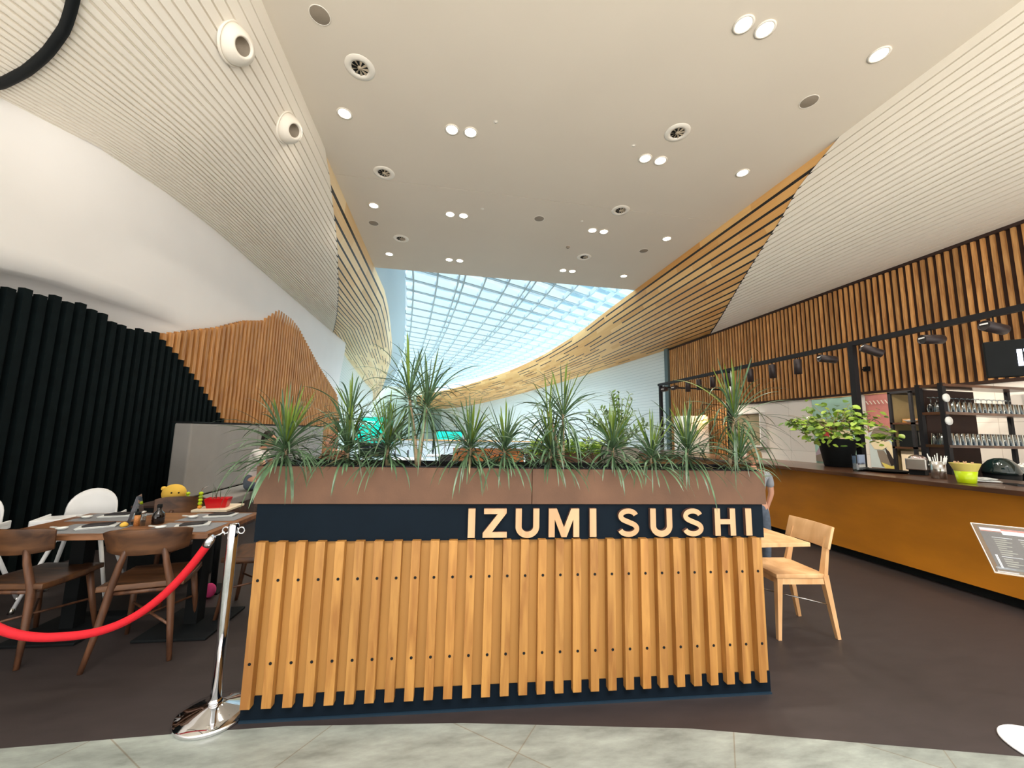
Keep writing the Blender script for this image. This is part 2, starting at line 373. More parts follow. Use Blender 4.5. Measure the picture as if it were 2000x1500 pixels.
def P_(xt, xb, yt, yb, zb, f): 
    g = 1-cos(f); return Vector((xt+(xb-xt)*g, yt+(yb-yt)*g, CZ-(CZ-zb)*sin(f)))
def shell(side):
    ph = PL if side < 0 else PR; xt = XL if side < 0 else XR; xb0 = -4.0 if side < 0 else WXR; zb = 4.8 if side < 0 else ZR
    seam = seamL if side < 0 else seamR; y0 = -2.5
    # white ribbed part: three rows per board so that the joints are real grooves
    rows = []
    for i, f in enumerate(ph):
        e = .003/1.2
        if 0 < i < len(ph)-1:
            fw = min(.35*(ph[i+1]-f), .006)
            rows += [(f-fw, 0), (f-fw*.6, .03), (f+fw*.6, .03), (f+fw, 0)]
        else: rows.append((f, 0))
    G = []
    for f, ins in rows:
        ys = seam(f); row = []
        for k in range(33):
            y = y0+(ys-y0)*k/32
            xb = xbl(y) if side < 0 else xb0
            p = P_(xt, xb, y, y, zb, f); nrm = Vector((-(CZ-zb)*cos(f)*0-sin(f)*0, 0, 0))
            n = Vector((cos(f)*(-side), 0, -sin(f))).normalized()
            row.append(p-n*ins)
        G.append(row)
    G.append([p+Vector((side*.6, 0, .02)) for p in G[-1]])  # unseen outward skirt, added to block light leaking in below the shell
    mb = MB(); mb.grid(G, smooth=False)
    w = struct(mb, 'wall_left_shell' if side < 0 else 'wall_right_shell', M['shell'], fix=False)
    # timber ribbon that takes over beyond the slanting joint
    T = TL if side < 0 else TR; B = BL if side < 0 else BR
    G = []; U = []
    for i, f in enumerate(ph):
        ys = seam(f); row = []; uvr = []
        n = Vector((cos(f)*(-side), 0, -sin(f))).normalized()
        for k in range(14):
            y = ys-.02+(14-ys)*k/14
            row.append(P_(xt, xb0, y, y, zb, f)-n*.035); uvr.append((i*.5+.25, y))
        for q in range(len(T)*0+min(len(T), len(B))):
            p = P_(T[q].x, B[q].x, T[q].y, B[q].y, zb, f); row.append(p-n*.035); uvr.append((i*.5+.25, p.y))
        G.append(row); U.append(uvr)
    G.append([p+Vector((side*.7, 0, .0)) for p in G[-1]]); U.append([(a+.3, b_) for a, b_ in U[-1]])  # hidden flange added behind the lower edge to keep stray skylight out
    mb = MB(); mb.grid(G, uv=U)
    struct(mb, 'wall_left_ribbon' if side < 0 else 'wall_right_ribbon', M['ribbonL' if side < 0 else 'ribbonR'])
    # dark edge along the joint
    mb = MB(); mb.tube([P_(xt, xb0, seam(f), seam(f), zb, f)-Vector((cos(f)*(-side), 0, -sin(f))).normalized()*.018 for f in np.linspace(0.0, pi/2, 30)], .016, 6)
    struct(mb, 'trim_1' if side < 0 else 'trim_2', M['black'])
shell(-1); shell(1)
TL = [Vector((p.x, p.y, 0)) for p in TL]; TR = [Vector((p.x, p.y, 0)) for p in TR]
# thick black joint band crossing the left shell near the camera
pts = []
for fd in np.linspace(0, 90, 40):
    f = R(fd); y = float(np.interp(fd, [0, 30, 49.5, 51.5, 57, 65.5, 73.5, 83, 86.5, 90], [1.9, 2.9, 3.48, 3.55, 3.71, 3.90, 4.05, 4.20, 4.24, 4.28]))
    n = Vector((cos(f), 0, -sin(f))); pts.append(P_(XL, xbl(y), y, y, 4.8, f)+n*.02)
mb = MB(); mb.tube(pts, .042, 8); struct(mb, 'trim_3', M['black'])

# left plaster wall with the tapering fold
mb = MB(); G = []
ys = [-2.5, 0, 1, 2, 2.8, 3.4, 3.8, 4.1, 4.4, 4.7, 5.05, 5.5, 5.9, 6.2, 6.45, 6.65, 6.9, 8, 9.5, 11, 13, 14.2, 15.7]
for y in ys:
    xt = xbl(y); zf = float(np.interp(y, [3.4, 4.13, 4.69, 5.48, 6.65], [2.75, 2.915, 3.0, 3.03, 3.06])); d = float(np.interp(y, [2.5, 4.2, 5.5, 6.3, 6.65], [.42, .34, .2, .06, 0]))
    q = [(xt-.05, y, 4.95), (xt-.005, y, 4.8)]
    for k in range(1, 9):
        t = k/8; q.append((xt-.005+(-4.14-xt)*(t*t*(3-2*t)), y, 4.8+(zf-4.8)*t))
    q += [(-4.15-d*.5, y, zf-.02), (-4.15-d, y, zf-.10), (-4.15-d, y, zf-.6), (-4.15-d, y, 0)]
    G.append(q)
mb.grid(G); struct(mb, 'wall_left', M['plaster'], fix=False)
# walls below the ribbons in the atrium
def lower_wall(B, off, zb, name, x0):
    mb = MB(); mb.grid([[(p.x+off, p.y, z) for z in (zb+.036, zb*.5, 0)] for p in [Vector((x0, 12.9, 0))]*(1 if off > 0 else 0)+list(B)])
    struct(mb, name, M['atriumwall'], fix=False)
def ribwall():
    m, t, b = base('ribbed_atrium_wall'); co = N(t, 'TexCoord'); sx = N(t, 'SeparateXYZ'); t.links.new(co.outputs['Object'], sx.inputs[0])
    w = N(t, 'Math', operation='FRACT'); d = N(t, 'Math', operation='MULTIPLY'); d.inputs[1].default_value = 8; t.links.new(sx.outputs[2], d.inputs[0]); t.links.new(d.outputs[0], w.inputs[0])
    g = N(t, 'Math', operation='LESS_THAN'); g.inputs[1].default_value = .12; t.links.new(w.outputs[0], g.inputs[0])
    mx = N(t, 'Mix', data_type='RGBA'); t.links.new(g.outputs[0], mx.inputs[0]); mx.inputs[6].default_value = (*lin((226, 232, 230)), 1); mx.inputs[7].default_value = (*lin((196, 206, 206)), 1)
    t.links.new(mx.outputs[2], b.inputs['Base Color']); b.inputs['Roughness'].default_value = .7; return m
M['atriumwall'] = ribwall()
lower_wall(BL, -.12, 4.8, 'wall_left_atrium', -4)
lower_wall(BR, .05, ZR, 'wall_right_atrium', WXR+.1)
mb = MB(); mb.box(-14, 0, 60, 60.3, 0, 9.5); struct(mb, 'wall_back', M['palegreen'])
mb = MB(); mb.grid([[(-4.15, 15.7, 4.8), (-4.15, 15.7, 0)], [(-4.35, 15.75, 4.8), (-4.35, 15.75, 0)]]); struct(mb, 'wall_left_return', M['plaster'])

# skylight: reveals, glass, lattice of beams
SZ = 8.0
SL = cat([(-1.75, YE), (-1.9, 15.6), (-2.38, 20.6), (-3.0, 26.2), (-3.95, 33.5), (-7.5, 54), (-9, 60)], 6)
def lx(y): return float(np.interp(y, [p.y for p in SL], [p.x for p in SL]))
def rx(y): return float(np.interp(y, [12]+[p.y for p in TR], [6.27]+[p.x for p in TR]))+3.2
mb = MB(); ysk = np.linspace(YE, 59, 26)
mb.grid([[(float(np.interp(y, [12]+[p.y for p in TL], [XL]+[p.x for p in TL]))-.07, y, CZ-.03), (lx(y), y, SZ)] for y in ysk])
mb.grid([[(rx(y)-3.13, y, CZ-.03), (rx(y), y, SZ)] for y in ysk])
mb.grid([[(XL, YE, CZ+.28), (XR+3.2, YE, CZ+.28)], [(XL, YE, SZ+.1), (XR+3.2, YE, SZ+.1)]])
struct(mb, 'wall_skylight_reveal', M['whitebeam'], fix=False)
mb = MB(); mb.grid([[(lx(y), y, SZ+.12), (rx(y), y, SZ+.12)] for y in ysk], smooth=False)
win = struct(mb, 'window_1', M['pane'])
mb = MB()
def inside(x, y): return YE <= y <= 59 and lx(y) <= x <= rx(y)
y0 = 7.0
while y0 < 59:
    xs = [x for x in np.linspace(-10, 11, 211) if inside(x, y0+(x-lx(max(YE, y0)))*.52)]
    if len(xs) > 2:
        l0 = lx(max(YE, y0)); a, b = xs[0], xs[-1]
        mb.bar((a, y0+(a-l0)*.52, SZ-.05), (b, y0+(b-l0)*.52, SZ-.05), .10, d0=.30)
        mb.bar((a, y0+.16+(a-l0)*.52, SZ-.18), (b, y0+.16+(b-l0)*.52, SZ-.18), .05, d0=.06)
        for sh in (.5,):
            mb.bar((a, y0+sh+(a-l0)*.52, SZ+.08), (b, y0+sh+(b-l0)*.52, SZ+.08), .05, d0=.05)
    y0 += 1.27
for k in range(0, 12):
    t = (k+.35)/11.6
    pp = [Vector((lx(y)+(rx(y)-lx(y))*t-(59-y)*.0, y, SZ-.12)) for y in np.linspace(YE+.05, 58.5, 24)]
    for dx in ((-.12, .12) if k in (2, 5) else (0,)):
        for p, q in zip(pp, pp[1:]): mb.bar(p+Vector((dx, 0, 0)), q+Vector((dx, 0, 0)), .07, d0=.22)
fr = mb.build('window_frame', M['whitebeam'], win); tag(fr, 'white steel lattice under the glazing')

# ------------------------------------------------------------------ slat claddings of both side walls
HT = ([2.6, 3.4, 4.16, 4.62, 5.02, 5.46, 6.06, 7.43, 8.3, 9.0, 9.27, 9.6, 9.86, 10.3, 11.04, 12.94, 15.17, 15.7],
      [2.3, 2.62, 2.73, 2.78, 2.80, 2.70, 2.76, 3.23, 3.6, 3.80, 3.98, 4.22, 4.33, 4.33, 4.18, 3.45, 2.76, 2.2])
DV = ([6.0, 6.06, 6.51, 7.06, 7.92, 9.2], [2.8, 2.76, 2.55, 2.22, 1.61, .6])
mb = MB(); y = 2.2; i = 0
while y < 15.7:
    h = float(np.interp(y, *HT)); dv = float(np.interp(y, *DV)); w = .078; x0 = -4.09; x1 = -4.035
    if y < 6.06: mb.box(x0, x1, y-w/2, y+w/2, .0, h+.03*(i % 2), 1)
    elif y < 9.0:
        mb.box(x0, x1, y-w/2, y+w/2, 0, dv, 1); mb.box(x0, x1+.004, y-w/2, y+w/2, dv, h, 0)
    else: mb.box(x0, x1, y-w/2, y+w/2, 0, h, 0)
    y += .142; i += 1
yy = list(np.linspace(2.13, 15.7, 110))
for a, b in zip(yy, yy[1:]):
    c = (a+b)/2; h = float(np.interp(c, *HT))-.02; dv = float(np.interp(c, *DV))
    if c < 6.06: mb.box(-4.12, -4.09, a, b, 0, h, 2)
    elif c < 9: mb.box(-4.12, -4.09, a, b, 0, min(dv, h), 2); mb.box(-4.12, -4.09, a, b, min(dv, h), h, 3)
    else: mb.box(-4.12, -4.09, a, b, 0, h, 3)
M['brownback'] = mat('brown_backing', (112, 66, 38), .8, var=.1)
struct(mb, 'wall_left_cladding', [M['oakleft'], M['blackslat'], M['black'], M['brownback']])
ZW = 2.44
mb = MB(); mb.box(WXR+.06, WXR+.3, -2.5, 13.2, ZW-.05, ZR+.1); struct(mb, 'wall_right', M['darkback'])
mb = MB(); y = -2.2
while y < 13.05:
    mb.box(WXR+.022, WXR+.06, y-.024, y+.024, ZW if y < 9.8 else .3, ZR-.05); y += .112
mb.box(WXR-.005, WXR+.06, -2.5, 13.2, ZR-.05, ZR, 1); mb.box(WXR-.01, WXR+.06, -2.5, 10.0, ZW-.05, ZW, 1)
mb.box(WXR+.058, WXR+.06, 9.8, 13.1, 0, ZW, 1)
struct(mb, 'wall_right_cladding', [M['oakslat'], M['darkback']])
mb = MB(); mb.box(WXR-.05, WXR+.3, 13.08, 13.3, 0, ZR+.05); struct(mb, 'trim_4', mat('teal_grey_post', (74, 92, 94), .5))
mb = MB(); mb.box(WXR+.03, WXR+.2, -2.5, 10.05, 0, ZW-.05); mb.box(WXR+.1, WXR+.2, 10.05, 13.2, 0, ZW-.05)
struct(mb, 'wall_right_tiles', M['tile'])
# serving hatch
mb = MB(); t = .03
mb.box(WXR-.14, WXR+.028, 8.80, 8.83, 1.28, 2.12); mb.box(WXR-.14, WXR+.03, 9.77, 9.80, 1.28, 2.12); mb.box(WXR-.14, WXR+.028, 8.80, 9.80, 2.12, 2.15)
mb.box(WXR-.14, WXR+.028, 8.80, 9.80, 1.25, 1.28); h = mb.build('serving_hatch', M['plaster']); tag(h, 'pale boxed serving hatch in the tiled wall behind the counter', 'hatch')
mb = MB(); mb.box(WXR-.02, WXR+.028, 8.84, 9.76, 1.29, 2.11); mb.build('panel', mat('hatch_panel', (150, 138, 112), .6), h)

# ------------------------------------------------------------------ ceiling fittings
M['lampglow'] = mat('lamp_glow', (255, 250, 240), .4, var=0, emit=(255, 246, 230), es=9)
M['ring'] = mat('lamp_ring', (240, 234, 222), .5, var=.01)
def downlight(x, y, label):
    r = empty('ceiling_downlight', (x, y, CZ), 0, label, 'ceiling light', 'recessed downlights in the ceiling')
    mb = MB(); mb.lathe([(.092, -.001), (.118, -.001), (.122, -.008), (.094, -.010), (.090, -.001)], 28); mb.build('frame', M['ring'], r)
    mb = MB(); mb.lathe([(0, -.006), (.06, -.006), (.092, -.003), (.092, -.001), (0, -.001)], 28); mb.build('diffuser', M['lampglow'], r)
    l = bpy.data.lights.new('lamp', 'SPOT'); l.energy = LAMP; l.color = (1, .90, .76); l.spot_size = R(105); l.spot_blend = .6; l.shadow_soft_size = .09
    o = bpy.data.objects.new('lamp', l); COL.objects.link(o); o.parent = r; o.location = (0, 0, -.03)
rows = [(3.59, 'the nearest row'), (5.95, 'the second row'), (8.52, 'the third row past the joint'), (10.95, 'the last row, by the skylight')]
cols = [(-1.8, 'lone recessed downlight by the left ribbed shell in '), (-.10, 'left recessed downlight of the left-hand pair in '), (.21, 'right recessed downlight of the left-hand pair in '),
        (3.385, 'left recessed downlight of the right-hand pair in '), (3.685, 'right recessed downlight of the right-hand pair in '), (5.39, 'lone recessed downlight by the right wall edge in ')]
for j, (y, rn) in enumerate(rows):
    for i, (x, cn) in enumerate(cols):
        if j == 0 and i < 3: continue
        downlight(x, y, cn+rn)
def vent(x, y, label):
    r = empty('ceiling_diffuser', (x, y, CZ), 0, label, 'air diffuser', 'round air diffusers in the ceiling')
    mb = MB(); mb.lathe([(.11, .02), (.115, -.012), (.15, -.018), (.20, -.006), (.205, -.001), (.11, -.001)], 32); mb.build('rim', M['ring'], r)
    mb = MB(); mb.lathe([(0, -.002), (.11, -.002), (.11, -.001), (0, -.001)], 24); mb.build('duct', M['black'], r)
    mb = MB()
    for k in range(9):
        a = 2*pi*k/9; c, s = cos(a), sin(a)
        mb.add([(c*.03, s*.03, -.004), (c*.112, s*.112, -.004), (c*.112-s*.035, s*.112+c*.035, -.014), (c*.03-s*.012, s*.03+c*.012, -.014)], [(0, 1, 2, 3)])
    mb.lathe([(0, -.02), (.03, -.018), (.034, -.003)], 16); mb.build('swirl_vane', M['steelish'], r)
M['steelish'] = mat('vane', (176, 162, 140), .5)
for x, y, l in ((-1.385, 5.08, 'round swirl air diffuser nearest the camera on the left of the ceiling'), (3.6, 5.29, 'round swirl air diffuser between the two nearest right-hand lamp pairs'),
                (-1.4, 7.32, 'round swirl air diffuser on the left, just before the ceiling joint'), (3.68, 7.58, 'round swirl air diffuser at the joint above the third right-hand lamp pair'),
                (-1.366, 9.95, 'far left round swirl air diffuser near the skylight'), (3.7, 9.95, 'far right round swirl air diffuser near the skylight')): vent(x, y, l)
M['grille'] = mat('speaker_grille', (150, 138, 122), .7, var=.1, scale=200)
for x, y, l in ((-1.72, 4.45, 'round flush grey speaker at the top left of the ceiling'), (5.16, 4.37, 'round flush grey speaker at the right edge of the ceiling'),
                (-1.94, 9.3, 'round flush grey speaker left of the far left air diffuser'), (1.97, 8.28, 'round flush grey speaker in the middle of the far ceiling'),
                (5.15, 9.25, 'round flush grey speaker at the far right of the ceiling')):
    r = empty('ceiling_speaker', (x, y, CZ), 0, l, 'speaker', 'round ceiling speakers')
    mb = MB(); mb.lathe([(0, -.004), (.112, -.004), (.118, -.001)], 28); mb.build('grille', M['grille'], r)
    mb = MB(); mb.lathe([(.112, -.001), (.114, -.006), (.122, -.006), (.124, -.001)], 28); mb.build('rim', M['ring'], r)
for x, y, l in ((3.056, 9.46, 'small dark smoke detector between the two far right lamp pairs'), (.6, 5.65, 'small sprinkler head right of the second-row left lamp pair'),
                (.616, 8.15, 'small sprinkler head right of the third-row left lamp pair'), (3.03, 5.7, 'small sprinkler head left of the second-row right lamp pair'),
                (2.99, 8.18, 'small sprinkler head left of the third-row right lamp pair')):
    d = 'smoke' in l
    r = empty('smoke_detector' if d else 'sprinkler_head', (x, y, CZ), 0, l, 'smoke detector' if d else 'sprinkler')
    mb = MB(); mb.lathe([(0, -.05), (.03, -.045), (.05, -.02), (.055, -.001)] if d else [(0, -.012), (.02, -.012), (.028, -.001)], 18); mb.build('body', M['grille' if d else 'ring'], r)
    mb = MB(); mb.lathe([(.05, -.001), (.052, -.006), (.066, -.004), (.068, -.001)] if d else [(.026, -.001), (.03, -.005), (.04, -.001)], 18); mb.build('mounting_ring', M['ring'], r)
# the two round jet nozzles on the left shell
for fd, y, l in ((23.9, 4.35, 'large white eyeball air nozzle on the left shell, nearer the camera'), (21.9, 5.64, 'smaller-looking white eyeball air nozzle on the left shell, farther back')):
    f = R(fd); xb = xbl(y); p = P_(XL, xb, y, y, 4.8, f); n = Vector((cos(f), 0, -sin(f))).normalized()
    r = empty('air_nozzle', p, 0, l, 'air nozzle', 'eyeball nozzles on the left shell')
    r.rotation_mode = 'QUATERNION'; r.rotation_quaternion = n.to_track_quat('Z', 'Y')
    mb = MB(); mb.lathe([(.222, -.02), (.222, .008), (.214, .012), (.200, .0)], 36); mb.build('collar', M['shell'], r)
    d = Vector((.75, -.1, .25)); d = (r.rotation_quaternion.inverted() @ Vector((.8, -.35, -.45)).normalized())
    Q = d.to_track_quat('Z', 'Y').to_matrix().to_4x4()
    prof = [(.20*cos(a), .20*sin(a)) for a in np.linspace(-.2, 1.02, 14)]; prof += [(.092, .165), (.088, .14)]
    mb = MB(); mb.lathe([(.088, .14), (.08, .06), (0, .04)], 28, M=Q); mb.build('duct', M['grille'], r)
    mb = MB(); mb.lathe(prof, 36, M=Q); mb.build('eyeball', M['shell'], r)

# ------------------------------------------------------------------ planter with the sign
A0 = Vector((-.975, 2.352, 0)); dirx = Vector((.99816, -.06065, 0)); RZ = math.atan2(dirx.y, dirx.x)
PLW = 2.97
PT = empty('planter_box', A0, RZ, 'long brown planter with a dark IZUMI SUSHI sign band and vertical timber slats', 'planter')
# local: x along front, y into the room (front face y=0), z up
mb = MB(); gap = .003
mb.box(-.03, 1.49, -.012, .008, 1.085, 1.287); mb.box(1.49+gap, PLW, -.012, .008, 1.085, 1.287)
mb.box(-.03, -.01, .008, .46, 1.085, 1.287); mb.box(PLW-.02, PLW, .008, .46, 1.085, 1.287); mb.box(-.03, PLW, .44, .46, 1.085, 1.287)
mb.build('trough_panel', M['corten'], PT, bevel=.002)
mb = MB(); mb.box(-.012, PLW-.02, .008, .022, 1.10, 1.293); mb.box(-.012, PLW-.02, .425, .44, 1.10, 1.293); mb.box(-.012, .003, .022, .425, 1.1, 1.293); mb.box(PLW-.035, PLW-.02, .022, .425, 1.1, 1.293)
mb.build('liner', M['darkmetal'], PT)
mb = MB(); mb.box(0, PLW-.035, .02, .43, 1.14, 1.235); mb.build('soil', M['soil'], PT)
mb = MB(); mb.box(-.015, PLW-.02, .0, .45, .885, 1.085); mb.build('sign_panel', M['signblack'], PT)
mb = MB(); mb.box(0, PLW-.03, .012, .44, .105, .885); mb.build('slat_backing', M['mdf'], PT)
mb = MB(); mb.box(.0, PLW-.03, .004, .42, 0, .12); mb.build('plinth', M['signblack'], PT)
mb = MB(); mb.box(.0, PLW-.03, -.006, .004, 0, .010); mb.build('kick_strip', mat('kick_strip', (24, 44, 58), .4), PT)
# slats: screw x positions read along the front
mb = MB(); SLX = []
n = 29
for k in range(n):
    x = .037+k*.1011; SLX.append(x)
    mb.box(x-.024, x+.024, -.034, .012, .082, .892)
mb.build('slat_cladding', M['slatwood'], PT, bevel=.0015)
scr = None
for k, x in enumerate(SLX):
    for z in (.70, .295):
        if scr is None:
            b = MB(); b.lathe([(0, .0015), (.003, .0005), (.0045, .002), (.0075, .0015), (.0078, 0)], 12, M=Matrix.Rotation(R(90), 4, 'X')); scr = b.build('screw', M['black'], PT); o = scr
        else: o = scr.copy(); COL.objects.link(o); o.parent = PT
        o.location = (x+.003, -.0342, z)
# sign letters
def stroke(pts, w):
    pts = [Vector((*p, 0)) for p in pts]; L, Rr = [], []
    for i, p in enumerate(pts):
        t = (pts[min(i+1, len(pts)-1)]-pts[max(i-1, 0)]).normalized(); nn = Vector((-t.y, t.x, 0))
        L.append((p+nn*w/2)[:2]); Rr.append((p-nn*w/2)[:2])
    return L, Rr
def arc(cx, cy, rx_, ry_, a0, a1, n=14): return [(cx+rx_*cos(R(a0+(a1-a0)*i/n)), cy+ry_*sin(R(a0+(a1-a0)*i/n))) for i in range(n+1)]
def glyph(ch, w=.25):
    P = []
    if ch == 'I': P = [('p', [(0, 0), (w, 0), (w, 1), (0, 1)])]; W_ = w
    elif ch == 'Z': P = [('p', [(0, 0), (.86, 0), (.86, .19), (.33, .19), (.84, .84), (.84, 1), (.03, 1), (.03, .81), (.52, .81), (0, .16)])]; W_ = .86
    elif ch == 'M':
        P = [('p', [(0, 0), (.22, 0), (.22, .62), (.47, 0), (.66, 0), (.91, .62), (.91, 0), (1.13, 0), (1.13, 1), (.83, 1), (.565, .34), (.30, 1), (0, 1)])]; W_ = 1.13
    elif ch == 'H': P = [('p', [(0, 0), (.22, 0), (.22, .42), (.62, .42), (.62, 0), (.84, 0), (.84, 1), (.62, 1), (.62, .60), (.22, .60), (.22, 1), (0, 1)])]; W_ = .84
    elif ch == 'U':
        c = [(.11, 1)]+arc(.43, .37, .32, .28, 180, 360, 20)+[(.75, 1)]; P = [('s', c, .22)]; W_ = .86
    else:
        c = arc(.42, .73, .29, .18, 12, 235, 18)+[(.42, .515)]+arc(.42, .28, .32, .20, 60, -165, 18); P = [('s', c, .185)]; W_ = .82
    return P, W_
def letter(ch, x0, z0, h, j):
    b = MB(); P, W_ = glyph(ch)
    for q in P:
        if q[0] == 'p':
            poly = [(x0+p[0]*h, z0+p[1]*h) for p in q[1]]
            b.prism(poly, -.024, -.001, 0, ax='y')
        else:
            L, Rr = stroke(q[1], q[2]); L = [(x0+a*h, z0+c*h) for a, c in L]; Rr = [(x0+a*h, z0+c*h) for a, c in Rr]; k = len(L)
            v = [(a, -.024, c) for a, c in L]+[(a, -.024, c) for a, c in Rr]+[(a, -.001, c) for a, c in L]+[(a, -.001, c) for a, c in Rr]
            f = []
            for i in range(k-1):
                f += [(i, i+1, k+i+1, k+i), (2*k+i, 3*k+i, 3*k+i+1, 2*k+i+1), (i, 2*k+i, 2*k+i+1, i+1), (k+i, k+i+1, 3*k+i+1, 3*k+i)]
            f += [(0, k, 3*k, 2*k), (k-1, 3*k-1, 4*k-1, 2*k-1)]
            b.add(v, f)
    # front faces birch, sides dark
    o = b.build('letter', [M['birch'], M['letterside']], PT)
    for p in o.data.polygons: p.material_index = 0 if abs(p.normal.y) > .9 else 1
    return o
lx0 = [.0, .0, .0]
LH = .160; z0 = .903
starts = {'I': 0}
# left edge of every letter measured along the band (metres from the planter's left end)
SX = [('I', 1.126), ('Z', 1.210), ('U', 1.397), ('M', 1.590), ('I', 1.834), ('S', 2.002), ('U', 2.205), ('S', 2.407), ('H', 2.615), ('I', 2.816)]
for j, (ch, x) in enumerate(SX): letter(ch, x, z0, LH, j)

# ------------------------------------------------------------------ dracaenas in the planter
def leaf_blade(b, base_, d, L, w, droop, m=0, seg=7, twist=0.0, g=1.0, keep=None):
    d = Vector(d).normalized(); p = Vector(base_); side = d.cross(Vector((0, 0, 1)))
    side = side.normalized() if side.length > .05 else Vector((1, 0, 0))
    side = (Matrix.Rotation(twist, 3, d) @ side)
    v = []; st = L/seg; v0 = d.copy()
    for i in range(seg+1):
        t = i/seg; ww = w*(.55+1.2*t)*(1-t)**.55 if t < 1 else 0
        ww = min(ww, w)
        if i == seg: v.append(p.copy())
        else: v += [p-side*ww/2, p+side*ww/2+Vector((0, 0, 0))]
        d = (d+Vector((0, 0, -droop*st*(.5+1.4*t)*g))).normalized(); p = p+d*st
        if keep: p, d = keep(p, d)
    f = [(2*i, 2*i+1, 2*i+3, 2*i+2) for i in range(seg-1)]+[(2*seg-2, 2*seg-1, 2*seg)]
    b.add(v, f, m, None, True)
def dracaena(x, y, zc, n, L, label, top=0, stem=True, lean=(0, 0), tuft=None, w=.013):
    r = empty('dracaena', (x, y, 1.235), 0, label, 'potted plant', 'spiky dracaenas in the long planter')
    h = zc-1.235; rr = random.Random(int(x*1000)+17)
    b = MB(); heads = [(Vector((lean[0], lean[1], h)), n, L)]
    if tuft: heads.append((Vector(tuft[0]), tuft[1], tuft[2]))
    def keep(p, d):      # leaves slide over the trough wall and the soil instead of passing through
        ly = y+p.y-(2.352-(x+p.x+.975)*.0608); z = 1.235+p.z
        if -.022 < ly < .03 and z < 1.305: p = Vector((p.x, p.y, 1.306-1.235)); d = Vector((d.x, d.y-.15, max(d.z, -.15))).normalized()
        elif .03 <= ly < .5 and z < 1.25: p = Vector((p.x, p.y, .016)); d = Vector((d.x, d.y, abs(d.z)*.1)).normalized()
        elif ly <= -.022 and z < 1.31: p = Vector((p.x, min(p.y, p.y-ly-.03), p.z)); d = Vector((d.x, min(d.y, -.0), d.z)).normalized()
        elif ly >= .5 and z < 1.305: d = Vector((d.x, max(d.y, 0), d.z)).normalized()
        return p, d
    for hd, nn, LL in heads:
        nn = int(nn*1.5)
        for i in range(nn):
            t = i/nn; a = i*2.39996+rr.uniform(-.25, .25)
            el = math.radians(84-66*t**.65-48*t**2.2+rr.uniform(-15, 14)); l_ = LL*rr.uniform(.75, 1.25)*(1.0 if t > .15 else .85)*(1.04 if sin(a) < -.35 and t > .3 else 1)
            dr = (rr.uniform(.1, .9) if t < .14 else rr.uniform(2.2, 5.6)*(.6+.5*t))*.36/LL
            zz = hd+Vector((0, 0, .05-.11*t))
            m = 1 if (t < .16 and rr.random() < .7) else (2 if t > .75 and rr.random() < .08 else 0)
            if m == 2: l_ *= .6
            leaf_blade(b, zz+Vector((cos(a)*.01, sin(a)*.01, 0)), (cos(a)*cos(el), sin(a)*cos(el), sin(el)), l_, w*rr.uniform(.75, 1.2), dr, m, seg=10, twist=rr.uniform(-.6, .6), keep=keep)
    b.build('foliage', [M['leaf'], M['leaf2'], M['leafdry']], r, fix=False)
    b = MB()
    for k, (hd, nn, LL) in enumerate(heads):
        b.tube([(0, 0, -.03), (hd.x*.3, hd.y*.3, hd.z*.4), (hd.x, hd.y, hd.z+.02)], [.012, .011, .008], 8)
    b.build('cane', M['cane'], r)
    return r
py = lambda x: 2.352+.13-(x+.975)*.06  # centre line of the trough
DR = [(-.90, 1.375, 120, .34, 'fullest dracaena at the left end of the planter, drooping over the corner', None, (.0, -.06)),
      (-.57, 1.37, 100, .30, 'dracaena second from the left with a tall thin tuft above the teal sign side', ((-.0, .0, .33), 40, .26), (0, 0)),
      (-.34, 1.385, 100, .30, 'bushy dracaena in front of the teal screen', None, (0, 0)),
      (-.155, 1.64, 62, .38, 'tall two-headed dracaena rising on a bare pale cane over the skylight', ((-.075, .0, .46), 46, .36), (.035, 0)),
      (.155, 1.40, 100, .29, 'middle dracaena, first right of the tall two-headed one', None, (0, -.02)),
      (.365, 1.39, 90, .28, 'dracaena just left of the joint in the brown panel', None, (0, -.03)),
      (.655, 1.38, 95, .29, 'short dracaena just right of the joint in the brown panel', None, (0, -.02)),
      (.74, 1.60, 58, .34, 'tall thin-caned dracaena rising above the word IZUMI', ((-.09, .02, .38), 26, .22), (.0, 0)),
      (1.06, 1.40, 95, .29, 'dracaena above the gap between the two sign words', None, (0, -.02)),
      (1.30, 1.35, 85, .28, 'low dracaena above the first letter S', None, (0, -.05)),
      (1.55, 1.395, 95, .33, 'dracaena above the second U, in front of the dark pot plant', None, (0, -.04)),
      (1.86, 1.62, 60, .40, 'tall dracaena with one head near the right end of the planter', None, (.06, 0)),
      (1.86, 1.34, 55, .24, 'low dracaena at the right end, drooping over the last letters', None, (.04, -.05))]
for x, zc, n, L, lab, tuft, lean in DR: dracaena(x, py(x), zc, n, L, lab, tuft=tuft, lean=lean)

